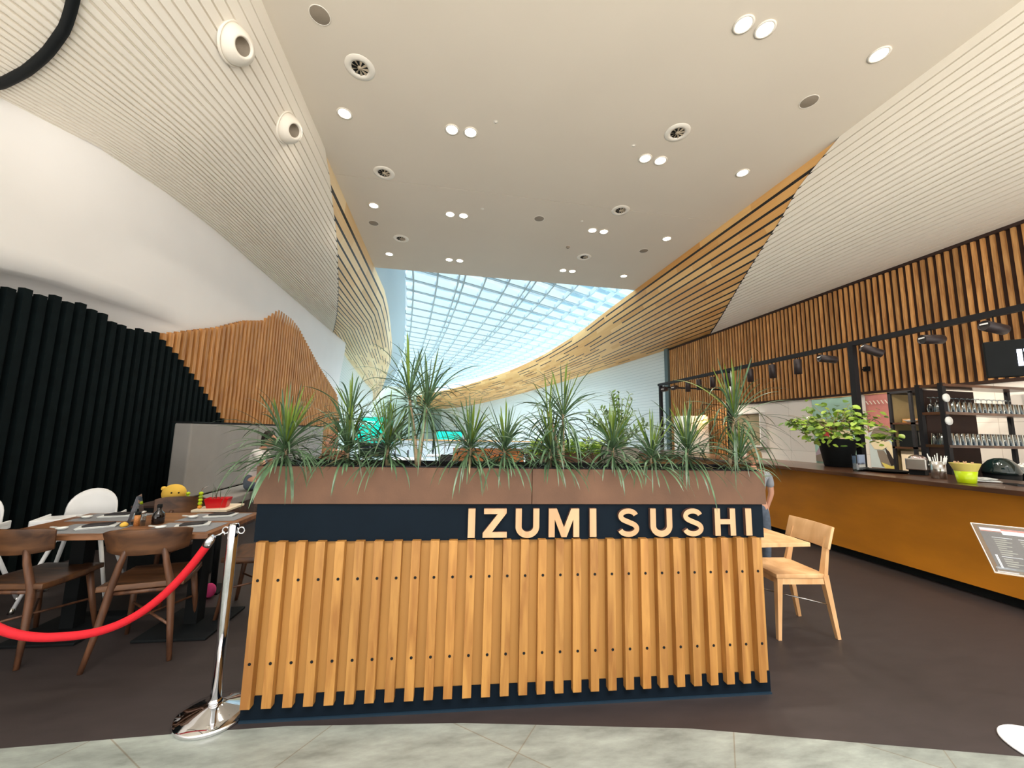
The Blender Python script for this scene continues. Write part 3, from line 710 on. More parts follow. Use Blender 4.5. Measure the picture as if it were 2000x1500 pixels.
# ------------------------------------------------------------------ rope barrier
r = empty('stanchion', (-1.13, 2.43, 0), 0, 'polished chrome rope post standing at the left end of the planter', 'barrier post')
mb = MB(); mb.lathe([(0, .0), (.168, .0), (.170, .006), (.170, .018), (.165, .022), (.12, .034), (.06, .052), (.034, .062), (0, .062)], 48); mb.build('base', M['chrome'], r)
mb = MB(); mb.lathe([(0, .055), (.0255, .055), (.0255, .955), (.023, .965), (0, .968)], 28); mb.build('pole', M['chrome'], r)
mb = MB(); mb.lathe([(.0255, .06), (.034, .062), (.034, .075), (.0255, .085)], 28); mb.build('collar', M['chrome'], r)
for k, a in enumerate((R(172), R(-5))):
    b = MB(); c = Vector((cos(a)*.042, sin(a)*.042, .93)); pts = [c+Vector((cos(a)*cos(t), sin(a)*cos(t), sin(t)))*.017 for t in np.linspace(0, 2*pi, 17)]
    b.tube(pts, .004, 8); b.build('ring', M['chrome'], r)
# rope: from the ring down to its lowest point and up to the next post outside the frame
p0 = Vector((-1.20, 2.432, .918))
mb = MB()
def rope_pt(t):
    # hangs between the post and the next one to the left
    x0, x1 = p0.x-.045, -2.44; u = abs(2*t-1)
    return Vector((x0+(x1-x0)*t, p0.y-.04*t, .437+.432*u**2.5))
rope_pts = [rope_pt(t) for t in np.linspace(0, 1, 60)]
rp_ = mb.tube(rope_pts, .020, 14).build('barrier_rope', M['red'])
tag(rp_, 'red velvet barrier rope sagging from the chrome post to the left', 'rope')
mb = MB(); mb.tube([rope_pts[0]+Vector((-.012, 0, -.02)), rope_pts[0]+Vector((.004, 0, .010)), rope_pts[0]+Vector((.02, 0, .032))], [.022, .022, .012], 14)
mb.tube([rope_pts[0]+Vector((.018, 0, .03)), p0+Vector((.005, 0, -.008)), p0+Vector((.022, 0, .004)), p0+Vector((.030, 0, -.012))], .005, 8); mb.build('snap_hook', M['chrome'], rp_)
mb = MB(); e = rope_pts[-1]; mb.tube([e+Vector((.02, 0, -.02)), e+Vector((-.01, 0, .02))], .022, 12); mb.build('end_cap', M['chrome'], rp_)

# ------------------------------------------------------------------ dining table on the left and what stands on it
T = empty('dining_table', (-2.25, 3.49, 0), R(-2.5), 'walnut dining table with two black pedestals, set with grey placemats', 'table')
mb = MB(); mb.box(-.68, .66, -.35, .37, .715, .75); mb.build('tabletop', M['tablewood'], T, bevel=.004)
for x in (-.40, .42):
    b = MB(); b.box(x-.045, x+.045, -.03, .06, .02, .70); b.build('pedestal', M['black'], T)
    b = MB(); b.box(x-.24, x+.24, -.24, .26, 0, .018); b.build('base_plate', M['black'], T, bevel=.004)
    b = MB(); b.box(x-.16, x+.16, -.16, .18, .70, .715); b.build('mounting_plate', M['black'], T)
Mr = Matrix.Rotation(R(-2.5), 4, 'Z'); TB = Vector((-2.25, 3.49, 0))
def tp(x, y, z=.75): return tuple(TB+Mr @ Vector((x, y, z)))
PM = [(-.38, .20, 'back left placemat, by the standing menu'), (.40, .18, 'back right placemat, towards the red flowerpot'), (-.22, -.17, 'front left placemat, behind the leftmost walnut chair'), (.40, -.16, 'front right placemat, nearest the rope post')]
for k, (x, y, l) in enumerate(PM):
    b = MB(); b.box(-.215, .215, -.14, .14, 0, .003); o = b.build('placemat', M['mat']); o.location = tp(x, y); o.rotation_euler.z = R(-2.5)
    tag(o, 'grey woven '+l, 'placemat', 'placemats on the walnut table')
    ox, oy = x+.02, y+.02
    b = MB(); pr_ = [(0, .002), (.045, .002), (.05, .006), (.082, .014), (.086, .013), (.052, .001), (0, 0)]
    b.prism([(-.10, -.05), (.10, -.05), (.115, .05), (-.085, .05)], .0, .008); b.prism([(-.105, -.055), (.105, -.055), (.12, .055), (-.09, .055)], .008, .013)
    o = b.build('plate', M['porcelain'], bevel=.002); o.location = tp(ox, oy, .7535); o.rotation_euler.z = R(12 if k < 2 else 30)
    tag(o, 'white oblong plate on the '+l.split(',')[0], 'plate', 'white plates on the walnut table')
    b = MB(); b.prism([(-.08, -.03), (.06, -.045), (.09, .03), (-.05, .045)], .0, .012); o = b.build('napkin', M['slate'], bevel=.003)
    o.location = tp(ox+.005, oy+.005, .767); o.rotation_euler.z = R(12 if k < 2 else 30); tag(o, 'folded black napkin on the plate of the '+l.split(',')[0], 'napkin', 'black napkins')
    b = MB(); b.lathe([(0, .0), (.018, .0), (.03, .012), (.033, .018), (.029, .016), (.016, .005), (0, .004)], 18); b.box(.03, .10, -.007, .007, .012, .018)
    o = b.build('soup_spoon', M['porcelain']); o.location = tp(x-.14, y-.05, .7535); o.rotation_euler.z = R(160)
    tag(o, 'white china spoon at the left of the '+l.split(',')[0], 'spoon', 'china spoons')
# standing acrylic menu, bottle, shakers, lemon
mn = empty('menu_stand', tp(-.045, -.02), R(24), 'tent-shaped clear menu stand with a photo card on the walnut table', 'menu')
b = MB(); b.prism([(-.04, 0), (.04, 0), (.004, .21), (-.004, .21)], -.072, -.07, ax='y'); b.box(-.042, .042, -.07, .07, 0, .004)
b.add([(-.042, -.07, 0), (-.042, .07, 0), (-.002, .07, .21), (-.002, -.07, .21)], [(0, 1, 2, 3)]); b.add([(.042, -.07, 0), (.042, .07, 0), (.002, .07, .21), (.002, -.07, .21)], [(0, 1, 2, 3)])
b.build('acrylic_holder', M['acrylic'], mn)
b = MB(); b.add([(-.037, -.064, .012), (-.037, .064, .012), (-.003, .064, .2), (-.003, -.064, .2)], [(0, 1, 2, 3)])
for k in range(5):
    yq = -.045+k*.0; zq = .05+k*.028; xq = -.038+.034*(zq-.012)/.188-.0015
    b.add([(xq+(.034*dz/.188), -.035+.012*k*0+dy, zq+dz) for dy, dz in [(cos(t)*.012, sin(t)*.010) for t in np.linspace(0, 2*pi, 11)[:-1]]], [tuple(range(10))], 1)
b.box(-.0385, -.036, .0, .05, .03, .05, 1); b.build('photo_card', [mat('card_purple', (96, 84, 104), .5, var=.3, scale=20), M['porcelain']], mn, solid=.001)
bo = empty('soy_sauce_bottle', tp(.115, -.03), 0, 'round-shouldered dark soy sauce bottle on the walnut table', 'bottle')
b = MB(); b.lathe([(0, .0), (.036, .0), (.039, .005), (.039, .06), (.034, .078), (.016, .098), (.013, .118), (.0135, .122), (0, .122)], 24); b.build('body', M['soy'], bo)
b = MB(); b.lathe([(.0145, .118), (.0165, .12), (.0165, .140), (.013, .144), (0, .144)], 20); b.build('cap', M['black'], bo)
sh = empty('spice_jar', tp(.015, -.09), 0, 'small clear jar of orange spice beside the menu stand', 'jar')
b = MB(); b.lathe([(0, 0), (.019, 0), (.019, .07), (.015, .078), (0, .078)], 18); b.build('body', mat('spice', (206, 138, 78), .5, var=.3, scale=90), sh)
b = MB(); b.lathe([(0, .078), (.017, .078), (.017, .098), (0, .098)], 18); b.build('lid', M['black'], sh)
gs = empty('pepper_mill', tp(.06, -.10), 0, 'slim glass pepper mill between the spice jar and the soy bottle', 'pepper mill')
b = MB(); b.lathe([(0, 0), (.016, 0), (.017, .05), (.013, .09), (0, .09)], 16); b.build('body', M['glass'], gs)
b = MB(); b.lathe([(0, .0015), (.0135, .0015), (.013, .04), (0, .04)], 12); b.build('peppercorns', M['soil'], gs)
b = MB(); b.lathe([(0, .09), (.014, .09), (.015, .105), (0, .11)], 16); b.build('lid', M['steel'], gs)
b = MB(); b.lathe([(0, 0), (.012, .001), (.022, .010), (.024, .018), (.018, .028), (.007, .035), (.003, .038), (0, .038)], 18); o = b.build('lemon', M['yellow']); o.location = tp(-.035, -.135)
tag(o, 'small yellow lemon-shaped pot at the foot of the menu stand', 'lemon pot')

# ------------------------------------------------------------------ walnut chairs
def walnut_chair(loc, rz, label, seatlab=None, wood_='walnut', leg_='walnutleg', name='dining_chair'):
    # local: faces +y, seat centre at origin
    r = empty(name, loc, rz, label, 'chair', 'walnut dining chairs')
    b = MB(); G = []
    for i in range(11):
        u = -1+2*i/10; row = []
        for j in range(11):
            v = -1+2*j/10; wx = .235*(1-.10*(v+1)/2)*(1-.04*abs(v)); x = u*wx; y_ = v*.215
            z = .452-.016*(1-u*u)*(1-v*v)+.012*max(0, -v-.6)
            row.append((x, y_, z))
        G.append(row)
    b.grid(G); b.build('seat', M[wood_], r, solid=.034, bevel=.004)
    b = MB(); G = []
    for i in range(15):
        u = -1+2*i/14; row = []
        for k in range(5):
            v = k/4; hw = .235*(1-.10*(1-v)); ex = (1-.12*(abs(u)**6))
            row.append((u*hw, -.235-.03*v+.075*u*u, .655+.165*v*ex+.02*(1-v)*abs(u)**4))
        G.append(row)
    b.grid(G); b.build('backrest', M[wood_], r, solid=.018, bevel=.003)
    for s in (-1, 1):
        b = MB(); b.tube([(s*.095, -.218, .70), (s*.12, -.222, .60), (s*.155, -.205, .44), (s*.185, -.235, .2), (s*.215, -.275, 0)], [.016, .019, .023, .019, .014], 10); b.build('leg', M[leg_], r)
        b = MB(); b.tube([(s*.165, .15, .43), (s*.185, .185, .2), (s*.205, .215, 0)], [.022, .018, .013], 10); b.build('leg', M[leg_], r)
    b = MB(); b.tube([(-.155, -.20, .42), (.155, -.20, .42)], .014, 8); b.tube([(-.155, .15, .42), (.155, .15, .42)], .014, 8)
    for s in (-1, 1): b.tube([(s*.155, -.2, .42), (s*.165, .15, .42)], .013, 8)
    b.build('seat_frame', M[leg_], r)
    b = MB(); b.tube([(-.188, -.24, .2), (.185, .185, .23)], .008, 8); b.tube([(.188, -.24, .2), (-.185, .185, .23)], .008, 8); b.build('stretcher', M[leg_], r)
    return r
walnut_chair((-2.70, 3.30, 0), R(-6), 'walnut chair with curved backrest at the left front of the set table')
walnut_chair((-1.955, 3.22, 0), R(12), 'walnut chair with swirling grain on its back, in front of the menu stand')
walnut_chair((-2.44, 4.02, 0), R(176), 'walnut chair on the far side of the set table, its back hiding the toys')
walnut_chair((-1.50, 3.72, 0), R(96), 'walnut chair at the right end of the set table, behind the rope post')
# cloth with pink end lying on the far chair
b = MB(); b.ell((0, 0, 0), (.05, .035, .06), 14, 10); o = b.build('cloth_bag', M['pink']); o.location = (-1.99, 3.98, .06); tag(o, 'small pink soft toy on the floor behind the set table', 'toy')

# ------------------------------------------------------------------ highchairs
def highchair(loc, rz, label):
    r = empty('high_chair', loc, rz, label, 'high chair', 'white plastic high chairs')
    b = MB(); G = []   # back shell: faces -y
    for i in range(17):
        a = pi*i/16; row = []
        for k in range(7):
            v = k/6
            row.append((-cos(a)*.165*(1-.0*v), .10-.02*v*0+.05*sin(a)*0-.04*v*0+.0, 0))
        G.append(row)
    pts = [(-.17, .62), (-.165, .74)]+[(-.165*cos(t), .74+.16*sin(t)) for t in np.linspace(0, pi, 15)][1:-1]+[(.165, .74), (.17, .62)]
    rows = []
    for s in np.linspace(0, 1, 8):
        rows.append([(x*(1-.0*s), .09+.05*((z-.5)/.4)+.0-.035*(x/.17)**2*1.0, .50+(z-.50)*s) for x, z in pts])
    b = MB(); b.grid(rows); b.build('backrest', M['white'], r, solid=.014)
    b = MB(); b.box(-.17, .17, -.14, .12, .50, .52); b.box(-.18, -.165, -.14, .12, .50, .66); b.box(.165, .18, -.14, .12, .50, .66); b.build('seat', M['white'], r, bevel=.01, seg=3)
    b = MB(); b.box(-.25, .25, -.27, .045, .665, .685)
    for q in ((-.25, -.235, -.27, .045), (.235, .25, -.27, .045), (-.25, .25, -.27, -.255)): b.box(*q, .64, .705)
    b.build('tray', M['white'], r, bevel=.008, seg=3)
    for sx in (-1, 1):
        for sy in (-1, 1):
            b = MB(); b.tube([(sx*.14, sy*.10-.01, .50), (sx*.26, sy*.24-.01, .03)], [.016, .013], 12); l = b.build('leg', M['white'], r)
            b = MB(); b.tube([(sx*.26, sy*.24-.01, .04), (sx*.268, sy*.249-.01, 0)], .018, 12); b.build('foot', M['steel'], l)
    b = MB(); b.tube([(-.02, -.05, .52), (-.02, -.12, .60), (.02, -.12, .60), (.02, -.05, .52)], .006, 6); b.build('strap', M['slate'], r)
    return r
highchair((-3.68, 3.78, 0), R(14), 'white plastic high chair at the left edge, against the black slats')
highchair((-3.14, 4.16, 0), R(20), 'white plastic high chair with rounded back just left of the set table')

# toys and red pot behind the far chair
tc = empty('toy_cabinet', (-2.62, 4.52, 0), 0, 'low dark cabinet behind the far walnut chair, carrying the toys', 'cabinet')
b = MB(); b.box(-.30, .32, -.14, .16, .02, .70); b.build('body', M['black'], tc); b = MB(); b.box(-.32, .34, -.16, .18, .70, .72); b.build('top', M['darkback'], tc)
bt = empty('plush_toy', (-2.66, 4.48, .72), R(10), 'round yellow plush toy head peeking over the far walnut chair', 'toy')
b = MB(); b.ell((0, 0, .10), (.100, .085, .090)); b.ell((-.088, .0, .148), (.024, .02, .022), 12, 8); b.build('head', M['yellow'], bt)
b = MB(); b.ell((.01, -.083, .115), (.008, .006, .008), 10, 6); b.ell((.062, -.066, .112), (.008, .006, .008), 10, 6); b.build('eye', M['black'], bt)
def beads(x, y, z, cols_, l, wire=0):
    r = empty('bead_toy', (x, y, z), 0, l, 'toy', 'wooden bead toys'); zz = 0
    for k, c in enumerate(cols_):
        b = MB(); b.ell((0, 0, zz+.016), (.018, .018, .016), 12, 8); b.build('bead', M[c], r); zz += .030
    b = MB(); b.tube([(0, 0, 0), (0, 0, zz+.005)]+([(.01, 0, zz+.03), (.05, 0, zz+.05)] if wire else []), .003, 6); b.build('wire', M['steel'], r)
beads(-2.50, 4.42, .72, ['orange_bead', 'orange_bead', 'green_bead', 'lime'], 'stack of green and orange beads just right of the yellow plush toy')
beads(-2.40, 4.46, .72, ['pinkbead' if 'pinkbead' in M else 'red_pot', 'orange_bead'], 'short stack of orange beads between the plush toy and the red pot')
st = empty('side_table', (-2.05, 4.15, 0), 0, 'narrow cream-topped side table under the red flowerpot', 'table')
b = MB(); b.box(-.17, .12, -.16, .16, .725, .745); b.build('tabletop', M['cream'], st, bevel=.003)
b = MB(); b.tube([(0, 0, 0), (0, 0, .725)], .025, 12); b.box(-.12, .10, -.12, .12, 0, .015); b.build('pedestal', M['black'], st)
beads(-2.19, 4.06, .745, ['orange_bead', 'lime', 'lime', 'green_bead', 'lime'], 'tall bead wire toy standing left of the red flowerpot', 1)
rp2 = empty('red_flowerpot', (-2.07, 4.12, .745), R(8), 'shiny red rectangular flowerpot on the cream side table', 'flowerpot')
b = MB(); b.add([(-.075, -.045, 0), (.075, -.045, 0), (.075, .045, 0), (-.075, .045, 0), (-.095, -.06, .085), (.095, -.06, .085), (.095, .06, .085), (-.095, .06, .085)],
      [(0, 3, 2, 1), (0, 1, 5, 4), (1, 2, 6, 5), (2, 3, 7, 6), (3, 0, 4, 7)]); b.box(-.088, .088, -.053, .053, .07, .074); b.build('pot', M['red_pot'], rp2)
b = MB()
for k in range(9): leaf_blade(b, (rnd.uniform(-.05, .05), rnd.uniform(-.02, .02), .07), (rnd.uniform(-.6, .6), rnd.uniform(-.3, .3), 1), rnd.uniform(.10, .2), .006, 5)
b.build('foliage', M['leaf'], rp2, fix=False)

# ------------------------------------------------------------------ banquette along the left wall
bq = empty('banquette', (-3.45, 6.0, 0), 0, 'long grey upholstered banquette with a tall back along the slatted wall', 'banquette')
for k in range(3):
    b = MB(); b.box(-.22, 0, k*1.96+.006, k*1.96+1.95, .50, 1.53); b.build('back_panel', M['velvet'], bq, bevel=.025, seg=3)
b = MB(); b.box(-.24, -.0, -.0, 5.88, 1.53, 1.555); b.build('top_rail', M['black'], bq)
b = MB(); b.box(0.005, .52, 0, 5.88, .38, .50); b.build('seat', M['velvet'], bq, bevel=.02, seg=3)
b = MB(); b.box(-.2, .50, .02, 5.86, 0, .38); b.build('base', M['walnut'], bq)

# ------------------------------------------------------------------ people
def person(name, loc, rz, pose, label, shirt, legs, hair, hairlen=.0, s=1.0, cat_='person'):
    r = empty(name, loc, rz, label, cat_)
    J = pose; V = []; E_ = []; RAD = []
    def v(p, rd): V.append(tuple(Vector(p)*s)); RAD.append(rd*s); return len(V)-1
    def chain(par, pts):
        last = par
        for p, rd in pts:
            i = v(p, rd); E_.append((last, i)); last = i
        return last
    root = v(J['pelvis'], .115)
    ch = chain(root, [(J['waist'], .10), (J['chest'], .125), (J['neck0'], .06), (J['neck'], .045)])
    nk = 2
    for sd in ('L', 'R'):
        sh_ = chain(nk, [(J['sh'+sd], .055), (J['el'+sd], .038), (J['wr'+sd], .024)])
        w_ = Vector(J['wr'+sd]); e_ = Vector(J['el'+sd]); d = (w_-e_).normalized(); side = d.cross(Vector((0, 1, 0.2))).normalized(); nrm = d.cross(side)
        pm = chain(sh_, [(tuple(w_+d*.05), .026), (tuple(w_+d*.075), .024)])
        for k, (off, ln) in enumerate(((-.026, .062), (-.009, .072), (.009, .068), (.026, .055))):
            q = w_+d*.085+side*off
            chain(pm, [(tuple(q), .0095), (tuple(q+d*ln*.5+nrm*.006), .0085), (tuple(q+d*ln*.85+nrm*.022), .007)])
        q = w_+d*.03+side*(-.033)
        chain(sh_, [(tuple(q), .011), (tuple(q+d*.035+side*-.016+nrm*.01), .009)])
        hp = chain(root, [(J['hip'+sd], .095), (J['kn'+sd], .06), (J['an'+sd], .036), (J['toe'+sd], .03)])
    me = bpy.data.meshes.new('body'); me.from_pydata(V, E_, []); o = bpy.data.objects.new('body', me); COL.objects.link(o); o.parent = r
    md = o.modifiers.new('skin', 'SKIN'); md.use_smooth_shade = True
    for i, rd in enumerate(RAD): me.skin_vertices[0].data[i].radius = (rd, rd)
    me.skin_vertices[0].data[0].use_root = True
    sb = o.modifiers.new('sub', 'SUBSURF'); sb.levels = 1; sb.render_levels = 1; me.materials.append(M['skin'])
    # head as part of the figure
    hd = Vector(J['head']); f = Vector(J.get('face', (0, -1, 0))).normalized(); up_ = Vector((0, 0, 1)); rg = f.cross(up_).normalized()
    HM = Matrix((( rg.x, f.x, up_.x, hd.x*s), (rg.y, f.y, up_.y, hd.y*s), (rg.z, f.z, up_.z, hd.z*s), (0, 0, 0, 1)))@Matrix.Scale(s, 4)
    b = MB(); vs = []; n1, k1 = 26, 20
    for i in range(k1+1):
        t = pi*i/k1
        for j in range(n1):
            a = 2*pi*j/n1; X, Y, Z = sin(t)*cos(a)*.076, sin(t)*sin(a)*.096, cos(t)*.118
            if Z < 0: X *= 1-.35*(-Z/.118); Y = Y*(1-.12*(-Z/.118))+.012*(-Z/.118)
            if Y > 0 and abs(X) < .02 and -.045 < Z < .02: Y += .022*(1-abs(X)/.02)*(1-abs(Z+.02)/.035 if abs(Z+.02) < .035 else 0)
            if Y > 0 and .01 < abs(X) < .045 and abs(Z-.008) < .018: Y -= .007
            vs.append((X, Y, Z))
    fs = [(i*n1+j, (i+1)*n1+j, (i+1)*n1+(j+1) % n1, i*n1+(j+1) % n1) for i in range(k1) for j in range(n1)]
    b.add(vs, fs, 0, HM, True)
    for sx in (-1, 1): b.ell((0, 0, 0), (.010, .018, .030), 10, 8, 0, HM@Matrix.Translation((sx*.076, -.004, -.006)))
    h = b.build('head', M['skin'], r)
    for sx in (-1, 1):
        b = MB(); b.ell((0, 0, 0), (.013, .006, .008), 10, 6, 0, HM@Matrix.Translation((sx*.031, .087, .006))); b.ell((0, 0, 0), (.006, .004, .0062), 8, 6, 1, HM@Matrix.Translation((sx*.031, .092, .006))); b.build('eye', [M['white'], M['black']], h)
        b = MB(); b.ell((0, 0, 0), (.017, .005, .003), 10, 6, 0, HM@Matrix.Translation((sx*.031, .089, .028))); b.build('eyebrow', hair, h)
    b = MB(); b.ell((0, 0, 0), (.022, .006, .006), 10, 6, 0, HM@Matrix.Translation((0, .089, -.055))); b.build('mouth', mat('lips', (176, 96, 92), .5), h)
    b = MB(); vs = []
    for i in range(13):
        t = (pi*.62)*i/12
        for j in range(24):
            a = 2*pi*j/24; back = (1-sin(a))/2; lim = .34+.66*back
            tt = t*lim; q = .010+.006*sin(a*9+i)
            X, Y, Z = sin(tt)*cos(a)*(.082+q*.5), sin(tt)*sin(a)*(.100+q*.5), cos(tt)*(.122+q*.4)+.004
            if i > 8: Z -= hairlen*(i-8)/4*back
            vs.append((X, Y, Z))
    fs = [(i*24+j, (i+1)*24+j, (i+1)*24+(j+1) % 24, i*24+(j+1) % 24) for i in range(12) for j in range(24)]
    b.add(vs, fs, 0, HM, True); b.build('hair', hair, r, solid=.012*s)
    # clothes: looser skins over torso, sleeves and legs
    def cloth(nm, ch_, m, lv=2):
        V2, E2, R2 = [], [], []
        for c in ch_:
            last = None
            for p, rd in c:
                key = tuple(round(q, 4) for q in p); ex = next((i for i, w in enumerate(V2) if w == tuple(Vector(key)*s)), None)
                if ex is None: V2.append(tuple(Vector(key)*s)); R2.append(rd*s); ex = len(V2)-1
                if last is not None: E2.append((last, ex))
                last = ex
        mm = bpy.data.meshes.new(nm); mm.from_pydata(V2, E2, []); oo = bpy.data.objects.new(nm, mm); COL.objects.link(oo); oo.parent = r
        q = oo.modifiers.new('skin', 'SKIN'); q.use_smooth_shade = True
        for i, rd in enumerate(R2): mm.skin_vertices[0].data[i].radius = (rd, rd*.85)
        mm.skin_vertices[0].data[0].use_root = True
        q = oo.modifiers.new('sub', 'SUBSURF'); q.levels = 1; q.render_levels = lv; mm.materials.append(m)
    mid = lambda a, b_, t: tuple(Vector(a).lerp(Vector(b_), t))
    cc = [[(J['pelvis'], .135), (J['waist'], .13), (J['chest'], .15), (J['neck0'], .075)]]
    for sd in ('L', 'R'): cc.append([(J['chest'], .15), (J['sh'+sd], .075), (mid(J['sh'+sd], J['el'+sd], .75), .062)])
    cloth('shirt', cc, shirt)
    cc = [[(J['waist'], .118), (J['pelvis'], .128)]]
    for sd in ('L', 'R'): cc.append([(J['pelvis'], .128), (J['hip'+sd], .105), (J['kn'+sd], .072), (mid(J['kn'+sd], J['an'+sd], .9), .055)])
    cloth('trousers', cc, legs)
    for sd in ('L', 'R'):
        b = MB(); a = Vector(J['an'+sd])*s; t_ = Vector(J['toe'+sd])*s; c = (a+t_)/2; dr = (t_-a); ang = math.atan2(dr.y, dr.x)
        b.ell((0, 0, 0), (.12*s, .045*s, .04*s), 16, 8, 0, Matrix.Translation((c.x, c.y, .042*s+min(a.z, t_.z)*0+ (0 if J.get('floor', 1) else a.z-.05)))@Matrix.Rotation(ang, 4, 'Z')); b.build('shoe', M['shoe'], r)
    return r
stand = dict(pelvis=(0, 0, .90), waist=(0, 0, 1.06), chest=(0, 0, 1.27), neck0=(0, .01, 1.42), neck=(0, .0, 1.50), head=(0, -.01, 1.62),
             shL=(-.19, 0, 1.38), elL=(-.24, .02, 1.10), wrL=(-.22, -.06, .86), shR=(.19, 0, 1.38), elR=(.24, .02, 1.10), wrR=(.22, -.06, .86),
             hipL=(-.10, 0, .86), knL=(-.11, -.02, .48), anL=(-.12, .02, .08), toeL=(-.13, -.12, .04), hipR=(.10, 0, .86), knR=(.11, -.02, .48), anR=(.12, .02, .08), toeR=(.14, -.12, .04), face=(-.3, .9, 0))
ps = dict(stand); 
for k in list(ps):
    if k.startswith('toe'): ps[k] = (ps[k][0], .16, ps[k][2])
ps['wrL'] = (-.2, .08, .88); ps['wrR'] = (.2, .08, .88); ps['face'] = (-.35, .9, 0)
CHILD = person('person', (3.50, 3.95, 0), R(-12), ps, 'child in a grey t-shirt and jeans standing with back turned, right of the planter', M['greyshirt'], M['jeans'], M['hairblond'], s=.79)
sit = dict(pelvis=(0, 0, .60), waist=(0, -.03, .76), chest=(0, -.09, .96), neck0=(0, -.13, 1.09), neck=(0, -.16, 1.15), head=(0, -.20, 1.25),
           shL=(-.18, -.09, 1.06), elL=(-.24, -.22, .86), wrL=(-.16, -.44, .80), shR=(.18, -.09, 1.06), elR=(.24, -.22, .86), wrR=(.16, -.44, .80),
           hipL=(-.10, -.02, .58), knL=(-.12, -.44, .56), anL=(-.12, -.44, .10), toeL=(-.12, -.58, .05), hipR=(.10, -.02, .58), knR=(.12, -.44, .56), anR=(.12, -.44, .10), toeR=(.12, -.58, .05), face=(0, -1, -.1))
person('person', (-3.02, 6.85, 0), R(100), sit, 'dark-haired person in a white shirt seated on the grey banquette, half hidden by the planter', M['whiteshirt'], M['jeans'], M['hairdark'], hairlen=.08, s=1.04)
sit2 = dict(sit); sit2['face'] = (-.2, -1, 0)
person('person', (-1.80, 7.15, 0), R(-25), sit2, 'auburn-haired person in a brown top glimpsed between the two left dracaenas', M['brownshirt'], M['jeans'], M['hairred'], hairlen=.10, s=1.02)
def stool(x, y, l):
    r = empty('stool', (x, y, 0), 0, l, 'stool')
    b = MB(); b.box(-.19, .19, -.19, .19, .42, .46); b.build('seat', M['walnut'], r, bevel=.01)
    for sx in (-1, 1):
        for sy in (-1, 1): b = MB(); b.tube([(sx*.15, sy*.15, .42), (sx*.18, sy*.18, 0)], .015, 8); b.build('leg', M['walnutleg'], r)
stool(-1.80, 7.18, 'square walnut stool under the auburn-haired person')

# ------------------------------------------------------------------ light oak table and chair right of the planter
t = empty('oak_table', (2.32, 2.90, 0), R(-2), 'pale oak table tucked behind the right end of the planter', 'table')
b = MB(); b.box(-.30, .33, -.40, .36, .722, .75); b.build('tabletop', M['oaklight'], t, bevel=.003)
b = MB(); b.box(-.26, -.05, -.12, .14, .70, .722); b.build('mounting_plate', M['black'], t)
b = MB(); b.box(-.22, -.10, -.05, .07, .02, .70); b.box(-.27, .0, -.2, .2, 0, .02); b.build('pedestal', M['black'], t)
oc = empty('oak_chair', (2.74, 2.86, 0), R(84), 'pale oak chair with a plain slab back facing the oak table', 'chair')
# local: faces +y
b = MB(); G = [[(u*.20, v*.20, .455-.014*(1-u*u)*(1-v*v)) for v in np.linspace(-1, 1, 9)] for u in np.linspace(-1, 1, 9)]; b.grid(G); b.build('seat', M['oaklight'], oc, solid=.03, bevel=.003)
b = MB(); G = [[(u*.215, -.245-.05*v+.022*u*u, .655+.165*v) for v in (0, .33, .66, 1)] for u in np.linspace(-1, 1, 11)]; b.grid(G); b.build('backrest', M['oaklight'], oc, solid=.02, bevel=.003)
for s in (-1, 1):
    b = MB(); b.bar((s*.175, .17, .44), (s*.185, .20, 0), .042, .026); b.build('leg', M['oaklight'], oc)
    b = MB(); b.bar((s*.18, -.195, .46), (s*.185, -.27, 0), .044, .026); b.build('leg', M['oaklight'], oc)
    b = MB(); b.bar((s*.18, -.19, .44), (s*.165, -.258, .74), .040, .028); b.build('back_post', M['oaklight'], oc)
b = MB(); b.box(-.185, .185, .15, .185, .395, .44); b.box(-.185, .185, -.20, -.17, .395, .44); b.box(-.195, -.165, -.19, .18, .395, .44); b.box(.165, .195, -.19, .18, .395, .44); b.build('seat_frame', M['oaklight'], oc)
b = MB(); b.tube([(-.183, -.235, .24), (.183, .185, .25)], .006, 8); b.build('stretcher', M['steel'], oc)

# ------------------------------------------------------------------ the bar
CT = empty('bar_counter', (5.0, 2.6, 0), 0, 'long bar counter with an amber wood front and black kick plinth', 'counter')
b = MB(); b.box(.17, 1.2, .04, 7.5, .10, 1.03); b.build('front_panel', M['counterwood'], CT)
b = MB(); b.box(.25, 1.1, .08, 7.45, 0, .10); b.build('plinth', M['black'], CT)
b = MB(); b.box(-.03, 1.32, 0, 7.6, 1.035, 1.08); b.build('worktop', M['countertop'], CT, bevel=.003)
b = MB(); b.box(.12, .60, .02, .04, .02, 1.03); b.build('end_panel', M['black'], CT)
CTZ = 1.08
